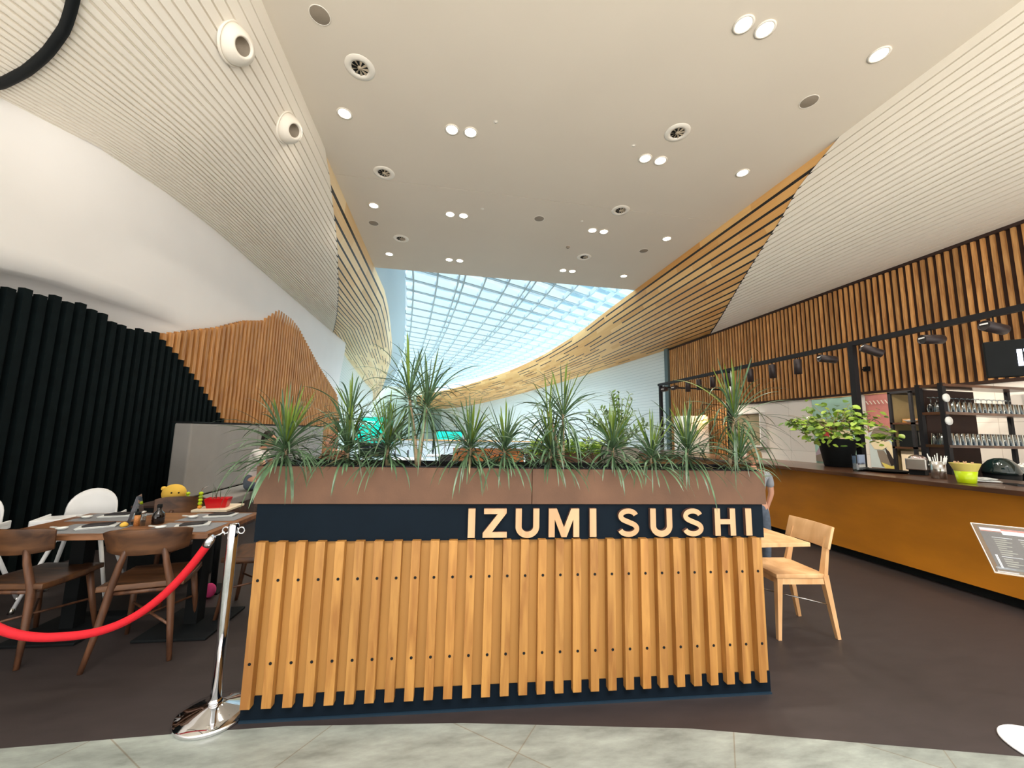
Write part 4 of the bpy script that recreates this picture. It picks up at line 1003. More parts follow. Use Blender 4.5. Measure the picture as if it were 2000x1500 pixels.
# light rail on posts
tr = empty('light_track', (6.2, 3.0, 1.08), 0, 'long black lighting rail carried on black posts above the counter', 'light track')
b = MB(); b.box(-.035, .035, -1.6, 7.45, 1.86, 1.93); b.build('rail', M['darkmetal'], tr)
for y in (-1.45, 1.9, 4.6, 7.35): b = MB(); b.box(-.04, .04, y-.04, y+.04, 0, 1.86); b.build('post', M['darkmetal'], tr)
b = MB(); b.box(0, 1.98, 7.30, 7.36, 1.80, 1.84); b.build('cross_bar', M['darkmetal'], tr)
def track_spot(y, d, l):
    r = empty('track_spotlight', (6.2, y, 2.94), 0, l, 'spotlight', 'black cylinder spotlights on the rail')
    d = Vector(d).normalized(); c = Vector((0, 0, -.13)) if abs(d.z) < .8 else Vector((0, 0, -.17))
    b = MB(); b.tube([(0, 0, 0), (0, 0, -.09)], .008, 8); b.build('stem', M['darkmetal'], r)
    q = d.to_track_quat('Z', 'Y').to_matrix().to_4x4(); MM = Matrix.Translation(c)@q
    b = MB(); b.lathe([(0, -.13), (.056, -.13), (.060, -.125), (.060, .13), (.054, .13), (.052, .10), (0, .10)], 24, M=MM); b.build('housing', M['spothousing'], r)
    b = MB(); b.lathe([(0, .112), (.05, .112)], 20, M=MM); b.build('lens', M['lens'], r)
    if d.z > -.8: b = MB(); b.box(-.038, .038, .008, .026, .128, .133, 0, MM); b.build('label_strip', M['white'], r)
    l_ = bpy.data.lights.new('lamp', 'SPOT'); l_.energy = 45; l_.color = (1, .86, .68); l_.spot_size = R(80); l_.spot_blend = .6; l_.shadow_soft_size = .04
    lo = bpy.data.objects.new('lamp', l_); COL.objects.link(lo); lo.parent = r; dd = d if d.z < -.8 else Vector((.75, .1, -.66))
    lo.location = c+dd*.16; lo.rotation_mode = 'QUATERNION'; lo.rotation_quaternion = (-dd).to_track_quat('Z', 'Y')
M['spothousing'] = mat('spot_housing', (52, 44, 46), .45, metal=.2)
M['lens'] = mat('spot_lens', (58, 54, 54), .3)
SPY = [10.15, 9.65, 9.05, 8.6, 8.1, 7.55, 6.95, 6.4, 5.85, 5.3, 4.62, 3.9, 3.32]
SPD = [(-.8, -.55, -.12), (-.8, -.55, -.2)]+[(0, .02, -1), (.03, 0, -1), (.02, .05, -1), (.04, 0, -1), (0, 0, -1), (.02, 0, -1), (-.03, 0, -1)]+[(-.95, .3, .12), (-.8, .45, .45), (-.95, .2, -.02), (-.95, .1, .16)]
ORD = ['first', 'second', 'third', 'fourth', 'fifth', 'sixth', 'seventh', 'eighth', 'ninth', 'tenth', 'eleventh', 'twelfth', 'thirteenth']
for k, (y, d) in enumerate(zip(SPY, SPD)):
    track_spot(y, d, f'{ORD[k]} black spotlight from the far end of the rail, '+('pointing straight down' if abs(d[2]) > .8 else 'turned sideways'))
for y, z, l in ((6.22, 2.885, 'small black bracket on the slatted wall behind the eleventh spotlight'), ):
    b = MB(); b.box(-.05, .0, -.05, .05, -.045, .045); b.tube([(-.05, 0, 0), (-.12, 0, -.02)], .015, 8); o = b.build('wall_bracket', M['black']); o.location = (WXR, y, z); tag(o, l, 'bracket')
# monitor at the right edge
mo = empty('hanging_monitor', (5.37, 2.84, 2.31), R(-56), 'black screen with white glowing digits at the right edge, hung from the rail', 'monitor')
b = MB(); b.box(-.12, .6, -.03, .03, -.18, .18); b.build('casing', M['black'], mo, bevel=.01)
b = MB()
for x0_, x1_, za, zb_ in ((.08, .11, -.08, .08), (.12, .2, .055, .08), (.12, .2, -.015, .01), (.20, .225, -.08, .08)): b.box(x0_, x1_, -.034, -.031, za, zb_)
b.build('digits', mat('led_digits', (230, 235, 255), .5, emit=(220, 230, 255), es=4), mo)
b = MB(); b.tube([(.45, 0, .18), (.45, 0, .40)], .012, 8); b.build('hanger', M['darkmetal'], mo)

# pot plant on the counter
pp = empty('counter_plant', (5.92, 5.02, CTZ), 0, 'leafy bright green plant in a black pot on the bar counter', 'potted plant')
b = MB(); b.lathe([(0, 0), (.165, 0), (.175, .01), (.235, .40), (.240, .42), (.225, .42), (.215, .36), (0, .36)], 36); b.build('pot', M['black'], pp)
b = MB(); b.tube([(0, 0, .35), (.01, 0, .46), (-.01, .01, .60), (0, 0, .72)], [.02, .018, .014, .01], 8); br = []
for k in range(34):
    a = k*2.4+rnd.uniform(-.3, .3); l_ = rnd.uniform(.18, .48); e = Vector((cos(a)*l_, sin(a)*l_, rnd.uniform(.50, .98)-.35*(l_/.48)**2+.08)); br.append(e)
for e in [Vector((.62, -.25, .62)), Vector((.68, -.35, .50)), Vector((.55, -.2, .50)), Vector((.40, -.2, .80)), Vector((.50, -.25, .74)), Vector((-.42, .3, .72)), Vector((-.5, .2, .62)), Vector((-.52, .3, .78)), Vector((-.45, .1, .50))]: br.append(e)
for e in br: b.tube([(0, 0, .55), (e.x*.45, e.y*.45, .62+(e.z-.55)*.35), tuple(e)], [.006, .005, .003], 5)
b.build('stem', M['cane'], pp)
def oval_leaf(b, c, d, L, w, m, nrm):
    d = Vector(d).normalized(); s_ = d.cross(Vector(nrm)).normalized(); n_ = s_.cross(d); v = []
    for t, q in ((0, .0), (.15, .55), (.4, 1), (.65, .95), (.88, .5), (1, 0)):
        p = Vector(c)+d*L*t-n_*(.18*L*t*t)
        v += [p-s_*w*q/2+n_*w*.10*q, p, p+s_*w*q/2+n_*w*.10*q]
    f = []
    for i in range(5): f += [(3*i, 3*i+1, 3*i+4, 3*i+3), (3*i+1, 3*i+2, 3*i+5, 3*i+4)]
    b.add(v, f, m, None, True)
b = MB()
for e in br:
    for q in range(13):
        c = e*rnd.uniform(.86, 1.0)+Vector([rnd.gauss(0, .05) for _ in range(3)]); a = rnd.uniform(0, 2*pi); L = rnd.uniform(.06, .12)
        oval_leaf(b, c, (cos(a), sin(a), rnd.uniform(-.7, .3)), L, L*.68, 0 if rnd.random() < .6 else 1, (rnd.uniform(-.5, .5)-.3, rnd.uniform(-.5, .5)-.4, 1))
b.build('foliage', [M['brightleaf'], M['midleaf']], pp, fix=False)

ac = empty('leaflet_holder', (5.42, 4.32, CTZ), R(20), 'clear leaflet holder with a blue card beside the black plant pot', 'leaflet holder')
b = MB(); b.box(-.10, .20, -.03, -.025, 0, .055); b.box(-.10, -.095, -.03, .04, 0, .22); b.box(-.10, .20, .035, .04, 0, .20); b.box(-.10, .2, -.03, .04, 0, .004); b.build('acrylic_holder', M['acrylic'], ac)
b = MB(); b.box(-.085, -.055, .0, .003, .10, .215, 1); b.box(-.055, .19, .0, .003, .09, .215, 0); b.box(-.085, .19, .001, .004, .02, .10, 2)
for k in range(5): b.box(-.04+k*.042, -.022+k*.042, -.002, .0, .085, .108, 1)
b.build('leaflet', [mat('card_blue', (168, 190, 222), .6), M['slate'], M['porcelain']], ac)
b = MB(); b.lathe([(0, .0), (.14, .0), (.20, .022), (.205, .026), (.19, .024), (.135, .006), (0, .006)], 36); o = b.build('serving_tray', M['black']); o.location = (5.72, 4.22, CTZ); o.scale = (1.1, 1.3, 1)
tag(o, 'round black serving tray lying on the counter between leaflet holder and napkin dispenser', 'tray')
nd = empty('napkin_dispenser', (5.80, 3.93, CTZ), R(25), 'silver napkin dispenser with a black diamond badge on the counter', 'dispenser')
b = MB(); b.box(-.13, .13, -.09, .09, .06, .20); b.build('body', M['steel'], nd, bevel=.012, seg=3)
b = MB(); b.box(-.10, .10, -.07, .07, 0, .06); b.build('base', M['black'], nd)
b = MB(); b.prism([(-.065, .13), (0, .082), (.065, .13), (0, .178)], -.094, -.0905, 0, ax='y'); b.box(-.04, .04, -.0965, -.094, .123, .137, 1); b.build('badge', [M['black'], M['white']], nd)
b = MB(); b.ell((0, 0, .20), (.12, .08, .045), 18, 8); b.build('wrapped_sweets', mat('foil', (210, 196, 196), .12, metal=.9, var=.2, scale=25, bump=1, bscale=45), nd)
sc_ = empty('straw_canister', (5.47, 3.52, CTZ), 0, 'tall steel canister full of wrapped straws behind the lime cup', 'canister')
b = MB(); b.lathe([(0, 0), (.062, 0), (.062, .19), (.056, .19), (.055, .02), (0, .02)], 24); b.build('body', M['steel'], sc_)
b = MB()
for k in range(16):
    a = rnd.uniform(0, 6.28); b.tube([(cos(a)*.03, sin(a)*.03, .03), (cos(a)*.075, sin(a)*.075, rnd.uniform(.23, .29))], .004, 6)
b.build('straws', M['porcelain'], sc_)
gc = empty('lime_cup', (5.24, 3.15, CTZ), 0, 'lime green cup holding wooden chopsticks at the counter edge', 'cup')
b = MB(); b.lathe([(0, 0), (.062, 0), (.066, .004), (.082, .12), (.078, .12), (.062, .01), (0, .01)], 28); b.build('body', M['lime'], gc)
b = MB(); b.lathe([(.081, .12), (.11, .195), (.112, .2), (.105, .198), (.078, .122)], 28); b.build('flared_rim', mat('lime_rim', (214, 200, 110), .4), gc)
b = MB()
for k in range(12):
    a = rnd.uniform(0, 6.28); b.tube([(cos(a)*.02, sin(a)*.02, .02), (cos(a)*.075, sin(a)*.075, .215)], .005, 6)
b.build('chopsticks', M['birch'], gc)
b = MB()
for k in range(5):
    Q = Matrix.Translation((k*.025-.03, k*.012, .004+k*.007))@Matrix.Rotation(R(20*k-30), 4, 'Z')@Matrix.Rotation(R(rnd.uniform(-4, 6)), 4, 'X'); b.box(-.11, .11, -.05, .05, 0, .004, 0, Q)
o = b.build('paper_napkins', M['porcelain']); o.location = (5.62, 3.22, CTZ+.004); tag(o, 'loose pile of white paper napkins right of the lime cup', 'napkins')
b = MB(); b.box(-.05, .05, -.10, .10, 0, .012); b.box(-.045, .045, -.09, .09, .012, .014, 1); o = b.build('card_terminal', [M['slate'], M['black']], bevel=.004); o.location = (5.58, 2.98, CTZ); o.rotation_euler.z = R(-35)
tag(o, 'flat dark card terminal on the counter at the right edge', 'card terminal')
g = empty('drinking_glass', (6.05, 8.35, CTZ), 0, 'single small clear glass with a dark stick on the far counter against the tiles', 'glass')
b = MB(); b.lathe([(0, .004), (.03, .004), (.036, .11), (.034, .11), (.028, .008), (0, .008)], 20); b.build('body', M['glass'], g); b = MB(); b.tube([(0, 0, .01), (.03, 0, .15)], .004, 6); b.build('stick', M['black'], g)

# back bar with the glass rack
bb = empty('back_bar', (6.75, 3.75, 0), 0, 'dark back bar cabinet behind the counter under the glass rack', 'cabinet')
b = MB(); b.box(0, 1.35, 0, .75, 0, .97); b.build('body', M['darkback'], bb); b = MB(); b.box(-.05, 1.4, -.05, .78, .97, 1.0); b.build('top', M['black'], bb)
rk = empty('glass_rack', (6.42, 4.0, 0), 0, 'dark shelving rack of drinking glasses at the right of the bar', 'shelf rack')
def rack_post(b, x, y): b.box(x-.025, x+.025, y-.025, y+.025, 0, 2.26)
for x, y in ((0, 0), (0, .25)): b = MB(); b.box(x-.03, x+.03, y-.025, y+.025, 0 if x == 0 else 1.0, 2.26); b.build('post', M['darkmetal'], rk)
for x, y in ((1.58, 0), (1.58, .25)): b = MB(); b.box(x-.025, x+.025, y-.02, y+.02, 1.0, 2.26); b.build('post', M['darkmetal'], rk)
for z in (1.415, 1.845, 2.215): b = MB(); b.box(-.02, 1.6, -.03, .28, z, z+.035); b.build('shelf', M['rackwood'] if 'rackwood' in M else M['countertop'], rk)
b = MB(); b.box(0.10, .98, .262, .275, 1.0, 2.20); b.build('back_panel', M['darkback'], rk)
for z, l in ((2.06, 'd'), (1.76, 'e')):
    b = MB(); b.lathe([(0, 0), (.055, 0), (.055, .015), (0, .015)], 24, M=Matrix.Translation((0, -.03, z))@Matrix.Rotation(R(90), 4, 'X')); b.build('round_sign', M['porcelain'], rk)
def tumbler(h, rb, rt_, goblet=False):
    b = MB()
    if goblet: b.lathe([(.036, .0), (.044, .05), (.038, .10), (.006, .125), (.005, .19), (.034, .205), (.034, .208), (0, .208)], 16)
    else: b.lathe([(rt_, 0), (rb, h), (0, h), (0, h-.01), (rb-.004, h-.01), (rt_-.003, 0)], 14)
    return b
gt = tumbler(.13, .034, .040).build('tumbler', M['glass']); gg = tumbler(0, 0, 0, True).build('stemmed_glass', M['glass']); gt2 = tumbler(.15, .032, .038).build('tall_tumbler', M['glass'])
first = set()
def put(o, x, y, z, l, cat_, grp):
    if o.name in first: o = o.copy(); COL.objects.link(o)
    else: first.add(o.name)
    o.location = (x, y, z); tag(o, l, cat_, grp)
OR2 = ['leftmost', 'second from left', 'third from left', 'fourth from left', 'fifth from left', 'sixth from left', 'seventh from left', 'eighth from left', 'ninth from left', 'tenth from left', 'eleventh from left', 'twelfth from left', 'thirteenth from left', 'fourteenth from left', 'fifteenth from left', 'sixteenth from left', 'last on the right']
for j, rw in enumerate(('front', 'second')):
    for k in range(17): put(gt, 6.42+.07+k*.090, 4.01+j*.085, 1.881, f'upturned clear tumbler, {OR2[k]}, in the {rw} row of the upper rack shelf', 'glass', 'tumblers on the upper rack shelf')
for k in range(15): put(gg, 6.42+.08+k*.098, 4.18, 1.881, f'stemmed glass standing upside down, {OR2[k]}, at the back of the upper rack shelf', 'glass', 'stemmed glasses on the upper rack shelf')
for j, rw in enumerate(('front', 'middle', 'rear')):
    for k in range(17): put(gt2, 6.42+.07+k*.090, 4.005+j*.085, 1.451, f'upturned highball glass, {OR2[k]}, in the {rw} row of the lower rack shelf', 'glass', 'highball glasses on the lower rack shelf')
dm = empty('cake_dome', (7.0, 3.86, 1.0), 0, 'glossy dark green dome under the lower glass shelf', 'dome')
b = MB(); b.lathe([(.0, .30), (.05, .295), (.10, .27), (.15, .21), (.17, .13), (.17, .10), (0, .10)], 32); b.build('cover', M['green_glass'], dm); b = MB(); b.lathe([(0, 0), (.15, 0), (.16, .10), (0, .10)], 28); b.build('base', M['black'], dm)
pl_ = empty('cutlery_tray', (7.25, 3.80, 1.0), 0, 'white tray heaped with porcelain spoons right of the dark dome', 'tray')
b = MB(); b.box(-.11, .13, -.08, .06, 0, .11); b.build('stand', M['black'], pl_)
b = MB(); b.add([(-.13, -.07, .115), (.13, -.07, .115), (.13, .06, .115), (-.13, .06, .115), (-.17, -.10, .20), (.17, -.10, .20), (.17, .09, .20), (-.17, .09, .20)], [(0, 3, 2, 1), (0, 1, 5, 4), (1, 2, 6, 5), (2, 3, 7, 6), (3, 0, 4, 7)]); b.box(-.14, .14, -.08, .07, .17, .175); b.build('tray', M['porcelain'], pl_)
b = MB()
for k in range(10):
    a = rnd.uniform(0, 6.28); x, y = rnd.uniform(-.1, .1), rnd.uniform(-.05, .05); b.ell((x, y, .205), (.028, .018, .012), 10, 6); b.tube([(x, y, .205), (x+cos(a)*.06, y+sin(a)*.04, .235)], .006, 6)
b.build('spoons', M['porcelain'], pl_)
# frame shelf behind, left of the glass rack
fs_ = empty('back_shelf', (7.52, 5.1, 0), 0, 'black frame shelf with boards and boxes between the pink banner and the glass rack', 'shelf rack')
for x, y in ((0, 0), (.60, 0), (0, .3), (.6, .3)): b = MB(); b.box(x-.02, x+.02, y-.02, y+.02, 0, 2.30); b.build('post', M['darkmetal'], fs_)
for z in (.95, 1.36, 1.76): b = MB(); b.box(-.02, .62, -.02, .32, z, z+.03); b.build('shelf', M['countertop'], fs_)
b = MB(); b.box(-.02, .62, -.02, .32, 2.28, 2.32); b.build('top_frame', M['darkmetal'], fs_)
b = MB(); b.box(0, .6, .31, .325, .98, 2.28); b.build('back_panel', mat('khaki_panel', (150, 132, 92), .7), fs_)
def boxthing(nm, x0_, x1_, y0_, y1_, z0_, z1_, m, l, c, bev=.004):
    b = MB(); b.box(-(x1_-x0_)/2, (x1_-x0_)/2, -(y1_-y0_)/2, (y1_-y0_)/2, 0, z1_-z0_); o = b.build(nm, m, bevel=bev); o.location = ((x0_+x1_)/2, (y0_+y1_)/2, z0_); return tag(o, l, c)
o = boxthing('wooden_tray', 7.68, 8.08, 5.12, 5.36, 1.79, 1.86, M['slatwood'], 'honey-coloured wooden tray on the upper board of the black frame shelf', 'tray')
o = boxthing('microwave', 7.60, 8.06, 5.10, 5.38, 1.39, 1.66, M['black'], 'black microwave on the middle board of the frame shelf', 'microwave')
b = MB(); b.box(-.23, .12, -.144, -.141, .03, .24); b.build('door', M['green_glass'], o); b = MB(); b.tube([(.14, -.155, .04), (.14, -.155, .22)], .006, 8); b.build('handle', M['steel'], o)
o = boxthing('cream_box', 7.58, 7.88, 5.12, 5.36, .98, 1.32, M['cream'], 'plain cream cardboard box on the lowest visible board of the frame shelf', 'box')
b = MB(); b.lathe([(0, 0), (.03, 0), (.085, .04), (.088, .045), (.08, .042), (.028, .006), (0, .006)], 24); o = b.build('bowl', M['porcelain']); o.location = (7.62, 5.2, 1.79); tag(o, 'small white bowl on the upper board of the frame shelf', 'bowl')
# figurine between the shelves
b = MB(); b.ell((0, 0, .06), (.055, .05, .06)); b.ell((0, 0, .155), (.045, .042, .045)); b.ell((.03, 0, .2), (.014, .01, .018), 8, 6); b.ell((-.03, 0, .2), (.014, .01, .018), 8, 6); b.ell((.05, -.03, .13), (.016, .016, .03), 10, 8)
o = b.build('ceramic_figurine', mat('figurine_cream', (238, 222, 160), .3)); o.location = (8.02, 5.16, 1.861); tag(o, 'pale yellow ceramic figurine on the wooden tray, left of the glass rack', 'figurine')

# banners
def banner(yc, w, z0_, z1_, label, art, cloth):
    r = empty('hanging_banner', (WXR-.012, yc, 2.378), 0, label, 'banner', 'cloth banners under the slats')
    b = MB(); G = []
    for i in range(13):
        yv = -w/2+w*i/12
        G.append([(-.006*sin(i*1.1+k*.3), yv, -(2.378-z0_)*k/10) for k in range(11)])
    b.grid(G); b.build('cloth', cloth, r, solid=.002)
    b = MB(); b.tube([(0, -w/2-.02, .0), (0, w/2+.02, .0)], .012, 8); b.build('hanging_rod', M['oaklight'], r)
    for k, (nm, poly, m) in enumerate(art):
        b = MB(); b.prism([(p[0], p[1]) for p in poly], -.010-.0012*k-.0008, -.010-.0012*k, ax='x'); b.build(nm, m, r)
def circ(cy, cz, rr, n=24, sy=1): return [(cy+rr*sy*cos(2*pi*i/n), cz+rr*sin(2*pi*i/n)) for i in range(n)]
# banner local y: +y is image left
PKc = mat('pink_cloth_banner', (196, 128, 122), .9, var=.04); MTc = mat('mint_cloth_banner', (174, 214, 200), .9, var=.03)
pw, cr, gy, dk, yl, rd_, bl, lv = (mat('print_'+n_, c, .9, var=.02) for n_, c in (('white', (232, 222, 210)), ('cream', (240, 226, 190)), ('grey', (140, 128, 116)), ('dark', (54, 46, 44)), ('yellow', (230, 214, 110)), ('red', (204, 66, 72)), ('paleblue', (206, 220, 222)), ('lilac', (176, 160, 172))))
H = 1.43
stripe = [('print', [(.34-.068*k*1.0, -.13), (.36-.068*k, -.13), (.32-.068*k, -.20), (.30-.068*k, -.20)], pw) for k in range(10)]
banner(5.93, .75, .93, 2.36, 'pink cloth banner with a pale disc and animal-like print, right of the black post',
       [('print', [(.37, -.75), (.2, -.68), (0, -.66), (-.2, -.78), (-.37, -.84), (-.37, -1.41), (.37, -1.41)], bl), ('print', circ(-.13, -.40, .085), pw), ('print', circ(.26, -.66, .09), pw),
        ('print', [(.34, -.80), (.25, -.66), (.10, -.62), (-.05, -.70), (-.02, -.86), (.16, -.95), (.30, -.92)], gy),
        ('print', [(-.06, -.92), (-.18, -.90), (-.30, -.98), (-.37, -1.08), (-.37, -1.36), (-.22, -1.38), (-.10, -1.12)], gy), ('print', circ(-.19, -1.06, .045), cr),
        ('print', [(.24, -1.08), (.12, -1.08), (.0, -1.30), (-.02, -1.41), (.18, -1.38), (.22, -1.2)], gy), ('print', [(.10, -.92), (.02, -.90), (-.10, -1.12), (-.20, -1.32), (-.12, -1.36), (.02, -1.22)], cr),
        ('print', [(.10, -1.02), (.03, -1.10), (-.02, -1.22), (-.08, -1.30), (.02, -1.36), (.06, -1.22)], dk), ('print', [(.18, -1.30), (.02, -1.36), (-.14, -1.34), (-.30, -1.26), (-.36, -1.34), (-.20, -1.40), (.12, -1.41)], yl),
        ('print', [(.34, -.95), (.22, -.88), (.10, -.90), (.05, -1.0), (.14, -1.07), (.28, -1.06)], cr), ('print', [(-.20, -1.14), (-.34, -1.2), (-.36, -1.28), (-.26, -1.2)], dk)]+stripe, PKc)
banner(6.98, .92, .93, 2.33, 'mint cloth banner with a red and cream print behind the counter plant',
       [('print', [(.45, -1.2), (.32, -1.02), (.2, -.96), (.05, -1.12), (-.1, -1.38), (.45, -1.38)], lv), ('print', [(.45, -1.26), (.25, -1.18), (.1, -1.28), (.0, -1.38), (.45, -1.38)], gy),
        ('print', [(.30, -.70), (.05, -.62), (-.05, -.70), (.12, -.86), (.28, -.84)], rd_), ('print', [(.10, -.78), (-.15, -.66), (-.35, -.72), (-.40, -.95), (-.2, -1.1), (.05, -1.02)], cr),
        ('print', circ(.06, -.84, .05), pw), ('print', circ(-.22, -.82, .012), dk), ('print', circ(.05, -.85, .012), dk)], MTc)
# wall lamp and white cabinets at the far end of the bar
wl = empty('wall_lamp', (7.6, 10.4, 2.02), 0, 'warm glowing lamp shade seen through the tall right dracaena', 'lamp')
b = MB(); b.lathe([(.06, .1), (.15, -.14), (.147, -.14), (.057, .1)], 24); b.build('lamp_shade', mat('warm_shade', (255, 214, 150), .6, emit=(255, 200, 120), es=2.2), wl)
b = MB(); b.tube([(0, 0, .1), (0, 0, .42), (.6, 0, .42)], .01, 8); b.build('bracket_arm', M['darkmetal'], wl)
boxthing('tall_white_cabinet', 7.2, 7.9, 10.6, 11.3, 0, 2.1, M['plaster'], 'tall white cabinet at the far end of the bar, behind the tall dracaena', 'cabinet')

# ------------------------------------------------------------------ menu stand at the right edge
ms = empty('floor_menu_stand', (2.985, 1.60, 0), 0, 'clear slanted menu board on a white disc foot at the right edge', 'menu stand')
b = MB(); b.lathe([(0, 0), (.165, 0), (.170, .004), (.170, .010), (.165, .014), (.03, .018), (0, .018)], 48); b.build('base', M['white'], ms)
b = MB(); b.tube([(.05, 0, .015), (.05, 0, .88)], .012, 12); b.build('pole', M['white'], ms)
BLc = Vector((2.757, 1.595, .85)); TLc = Vector((2.89, 1.745, 1.05)); ux = Vector((.70, -.70, 0)).normalized(); uy = (TLc-BLc); LY = uy.length; uy.normalize(); un = ux.cross(uy)
PMx = Matrix(((ux.x, uy.x, un.x, BLc.x-2.985), (ux.y, uy.y, un.y, BLc.y-1.60), (ux.z, uy.z, un.z, BLc.z), (0, 0, 0, 1)))
b = MB(); b.box(0, .32, 0, LY, 0, .003, 0, PMx); b.box(.01, .32, .0, .022, .003, .018, 0, PMx); b.box(0, .003, 0, LY, -.004, .004, 1, PMx); b.box(0, .32, -.003, 0, -.004, .004, 1, PMx); b.box(0, .32, LY, LY+.003, -.004, .004, 1, PMx)
b.build('acrylic_board', [M['acrylic'], mat('acrylic_edge', (226, 206, 190), .3)], ms)
b = MB(); b.box(.022, .31, .022, LY-.012, -.002, -.0005, 0, PMx)
b.box(.026, .20, LY-.040, LY-.018, -.0005, .0, 2, PMx); b.box(.10, .30, LY-.052, LY-.030, -.0005, .0003, 1, PMx); b.box(.026, .10, LY-.034, LY-.020, 0, .0005, 1, PMx)
for c in range(3):
    for k in range(14):
        ww = .03+.035*((k*7+c*3) % 5)/5
        if k in (0, 9): b.box(.055+c*.09, .055+c*.09+.07, LY-.075-k*.0125, LY-.073-k*.0125, -.0005, .0002, 1, PMx)
        else: b.box(.058+c*.09, .058+c*.09+ww, LY-.077-k*.0125, LY-.072-k*.0125, -.0005, .0002, 3, PMx)
for k in range(7): b.box(.034, .042, .03+k*.011, .038+k*.011, -.0005, .0003, 1, PMx)
b.build('menu_sheet', [mat('menu_dark', (74, 66, 70), .6), M['porcelain'], mat('menu_photo', (214, 130, 112), .6, var=.4, scale=60), mat('menu_text', (150, 150, 136), .7)], ms)

# ------------------------------------------------------------------ greenery and furniture behind the planter
def trough(x0_, x1_, y0_, y1_, h, l, m='orangepanel'):
    r = empty('plant_trough', ((x0_+x1_)/2, (y0_+y1_)/2, 0), 0, l, 'planter'); a, c = (x1_-x0_)/2, (y1_-y0_)/2
    b = MB(); b.box(-a, a, -c, -c+.02, 0, h); b.box(-a, a, c-.02, c, 0, h); b.box(-a, -a+.02, -c+.02, c-.02, 0, h); b.box(a-.02, a, -c+.02, c-.02, 0, h); b.build('panel', M[m], r)
    b = MB(); b.box(-a+.02, a-.02, -c+.02, c-.02, h-.2, h-.05); b.build('soil', M['soil'], r)
trough(.15, 1.35, 6.6, 7.0, 1.20, 'orange wooden partition box behind the middle dracaenas')
trough(1.45, 3.35, 6.5, 6.95, 1.17, 'long grey-brown trough of ferns behind the planter', 'corten')
def shrub(x, y, z, rr, h, n, l, nm='fern', mats=('hedge', 'brightleaf'), L=.12):
    r = empty(nm, (x, y, z), 0, l, 'plant'); b = MB()
    for k in range(n):
        a = rnd.uniform(0, 6.28); q = rr*rnd.random()**.5; hz = h*(1-(q/rr)**2)*rnd.uniform(.3, 1); d = (cos(a), sin(a), rnd.uniform(-.1, 1.1)); c = (cos(a)*q, sin(a)*q, hz)
        oval_leaf(b, c, d, L*rnd.uniform(.6, 1.3), L*.33, 0 if rnd.random() < .6 else 1, (rnd.uniform(-.6, .6), -.5+rnd.uniform(-.6, .6), 1))
    b.build('foliage', [M[q] for q in mats], r, fix=False)
    b = MB(); b.tube([(0, 0, -.04), (0, 0, h*.6)], .012, 6); b.build('stem', M['cane'], r)
for k, (x, l) in enumerate(((1.75, 'bright fern at the left of the trough behind the planter'), (2.15, 'bright fern second from the left in the rear trough'), (2.55, 'bright fern in the middle of the rear trough'), (2.95, 'fern at the right of the rear trough, behind the dark pot plant'))):
    shrub(x, 6.72, 1.12, .27, .26, 420, l)
# potted zz plant
zz = empty('potted_zz_plant', (2.15, 4.55, 0), 0, 'tall dark feathery plant in a grey tub behind the right dracaenas', 'potted plant')
b = MB(); b.lathe([(0, 0), (.17, 0), (.22, .80), (.23, 1.34), (.215, 1.34), (.205, 1.28), (0, 1.28)], 28); b.build('pot', mat('grey_tub', (112, 108, 100), .6), zz)
b = MB(); bs = MB()
for k in range(22):
    a = rnd.uniform(0, 6.28); sp = rnd.uniform(.05, .42); hh = rnd.uniform(.30, .74)*(1-.5*sp/.42)+.12; pts = [Vector((cos(a)*sp*t*t+.02*cos(a), sin(a)*sp*t*t+.02*sin(a), 1.26+hh*t)) for t in np.linspace(0, 1, 10)]
    bs.tube(pts, .006, 5)
    for q in range(2, 10):
        for s in (-1, 1):
            d = (pts[q]-pts[q-1]).normalized(); sd = d.cross(Vector((sin(a), -cos(a), .3))).normalized()
            oval_leaf(b, pts[q], sd*s+d*.8, .065, .028, 0 if rnd.random() < .75 else 1, (0, -.5, 1))
b.build('foliage', [mat('zz_leaf', (62, 88, 44), .3, var=.3), M['midleaf']], zz, fix=False); bs.build('stem', M['midleaf'], zz)
b_ = None
def bistro(x, y, l):
    r = empty('bistro_table', (x, y, 0), 0, l, 'table', 'white tables in the atrium')
    b = MB(); b.box(-.4, .4, -.4, .4, .72, .75); b.build('tabletop', M['white'], r); b = MB(); b.tube([(0, 0, 0), (0, 0, .72)], .035, 10); b.box(-.22, .22, -.22, .22, 0, .015); b.build('pedestal', M['black'], r)
for x, y, l in ((-.15, 12.3, 'far white square table, middle of the gap between dracaenas'), (.1, 9.3, 'nearer white square table seen just above the planter rim'), (-.95, 10.6, 'white square table left of the tall two-headed dracaena')): bistro(x, y, l)
def chair_far(x, y, rz, l):
    r = empty('cafe_chair', (x, y, 0), rz, l, 'chair', 'black cafe chairs in the atrium')
    b = MB(); b.box(-.2, .2, -.2, .2, .43, .46); b.build('seat', M['slate'], r); b = MB(); b.box(-.2, .2, -.22, -.20, .5, .88); b.build('backrest', M['slate'], r)
    for sx in (-1, 1):
        for sy in (-1, 1): b = MB(); b.tube([(sx*.17, sy*.18, .43 if sy > 0 else .6), (sx*.19, sy*.21, 0)], .012, 6); b.build('leg', M['darkmetal'], r)
chair_far(.1, 10.15, R(180), 'black cafe chair beyond the nearer white table'); chair_far(.65, 12.4, R(90), 'black cafe chair right of the far white table'); chair_far(-.9, 12.4, R(-90), 'black cafe chair left of the far white table')
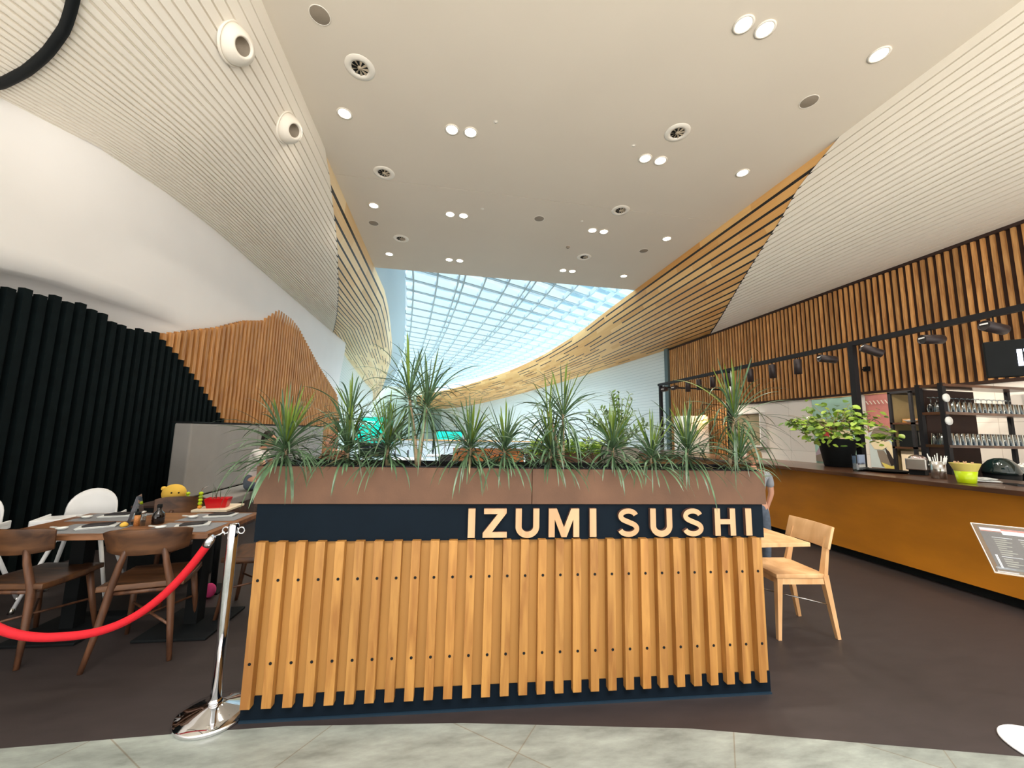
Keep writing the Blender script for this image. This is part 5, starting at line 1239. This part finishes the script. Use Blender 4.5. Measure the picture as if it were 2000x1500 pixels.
# balustrade and screens far away
bl_ = empty('balustrade', (-3.6, 20, 0), 0, 'long glass balustrade with an orange handrail across the atrium', 'railing')
b = MB(); b.box(0, 9.6, -.04, .04, .98, 1.05); b.build('handrail', M['oaklight'], bl_)
b = MB(); b.box(0, 9.6, -.01, .01, .1, .98); b.build('glass_panel', M['acrylic'], bl_)
for k in range(9): b = MB(); b.box(k*1.2-.02, k*1.2+.02, -.03, .03, 0, .98); b.build('post', M['steel'], bl_)
sc2 = empty('teal_screen', (-3.80, 22.2, 0), 0, 'bright teal display with a white line of lettering, left of centre', 'screen')
b = MB(); b.add([(-1.1, 0, .75), (.95, 0, .75), (.88, 0, 2.16), (-.75, 0, 2.16), (-1.1, .12, .75), (.95, .12, .75), (.88, .12, 2.16), (-.75, .12, 2.16)], [(0, 1, 2, 3), (5, 4, 7, 6), (0, 4, 5, 1), (1, 5, 6, 2), (2, 6, 7, 3), (3, 7, 4, 0)]); b.build('display', M['teal'], sc2)
b = MB(); b.box(-.8, .8, .02, .1, 0, .75); b.build('stand', M['darkmetal'], sc2)
def text(s_, h, M4, m, parent, name='lettering'):
    c = bpy.data.curves.new('t', 'FONT'); c.body = s_; c.size = h; c.extrude = .01; o = bpy.data.objects.new('t', c); COL.objects.link(o)
    bpy.context.view_layer.update(); me = bpy.data.meshes.new_from_object(o); bpy.data.objects.remove(o); q = bpy.data.objects.new(name, me); COL.objects.link(q); me.materials.clear(); me.materials.append(m); q.parent = parent; q.matrix_local = M4; return q
wt = mat('white_sign', (240, 250, 250), .5, emit=(240, 255, 255), es=.5)
text('NICZY', .30, Matrix.Translation((-.82, -.03, 1.72))@Matrix.Rotation(R(90), 4, 'X'), wt, sc2); 
b = MB()
for k in range(6): b.box(.18+k*.10, .26+k*.10, -.02, -.005, 1.76, 1.84)
b.build('lettering', wt, sc2)
s3 = empty('teal_sign_strip', (.6, 22.5, 0), 0, 'low teal illuminated strip above the far balustrade, centre', 'sign')
b = MB(); b.box(-1.1, .35, 0, .1, .95, 1.45); b.build('display', M['teal'], s3); b = MB(); b.box(-1.3, .6, .02, .12, 1.45, 1.52); b.box(-1.3, -1.22, .02, .12, 0, 1.45); b.box(.5, .6, .02, .12, 0, 1.45); b.build('frame', M['darkmetal'], s3)
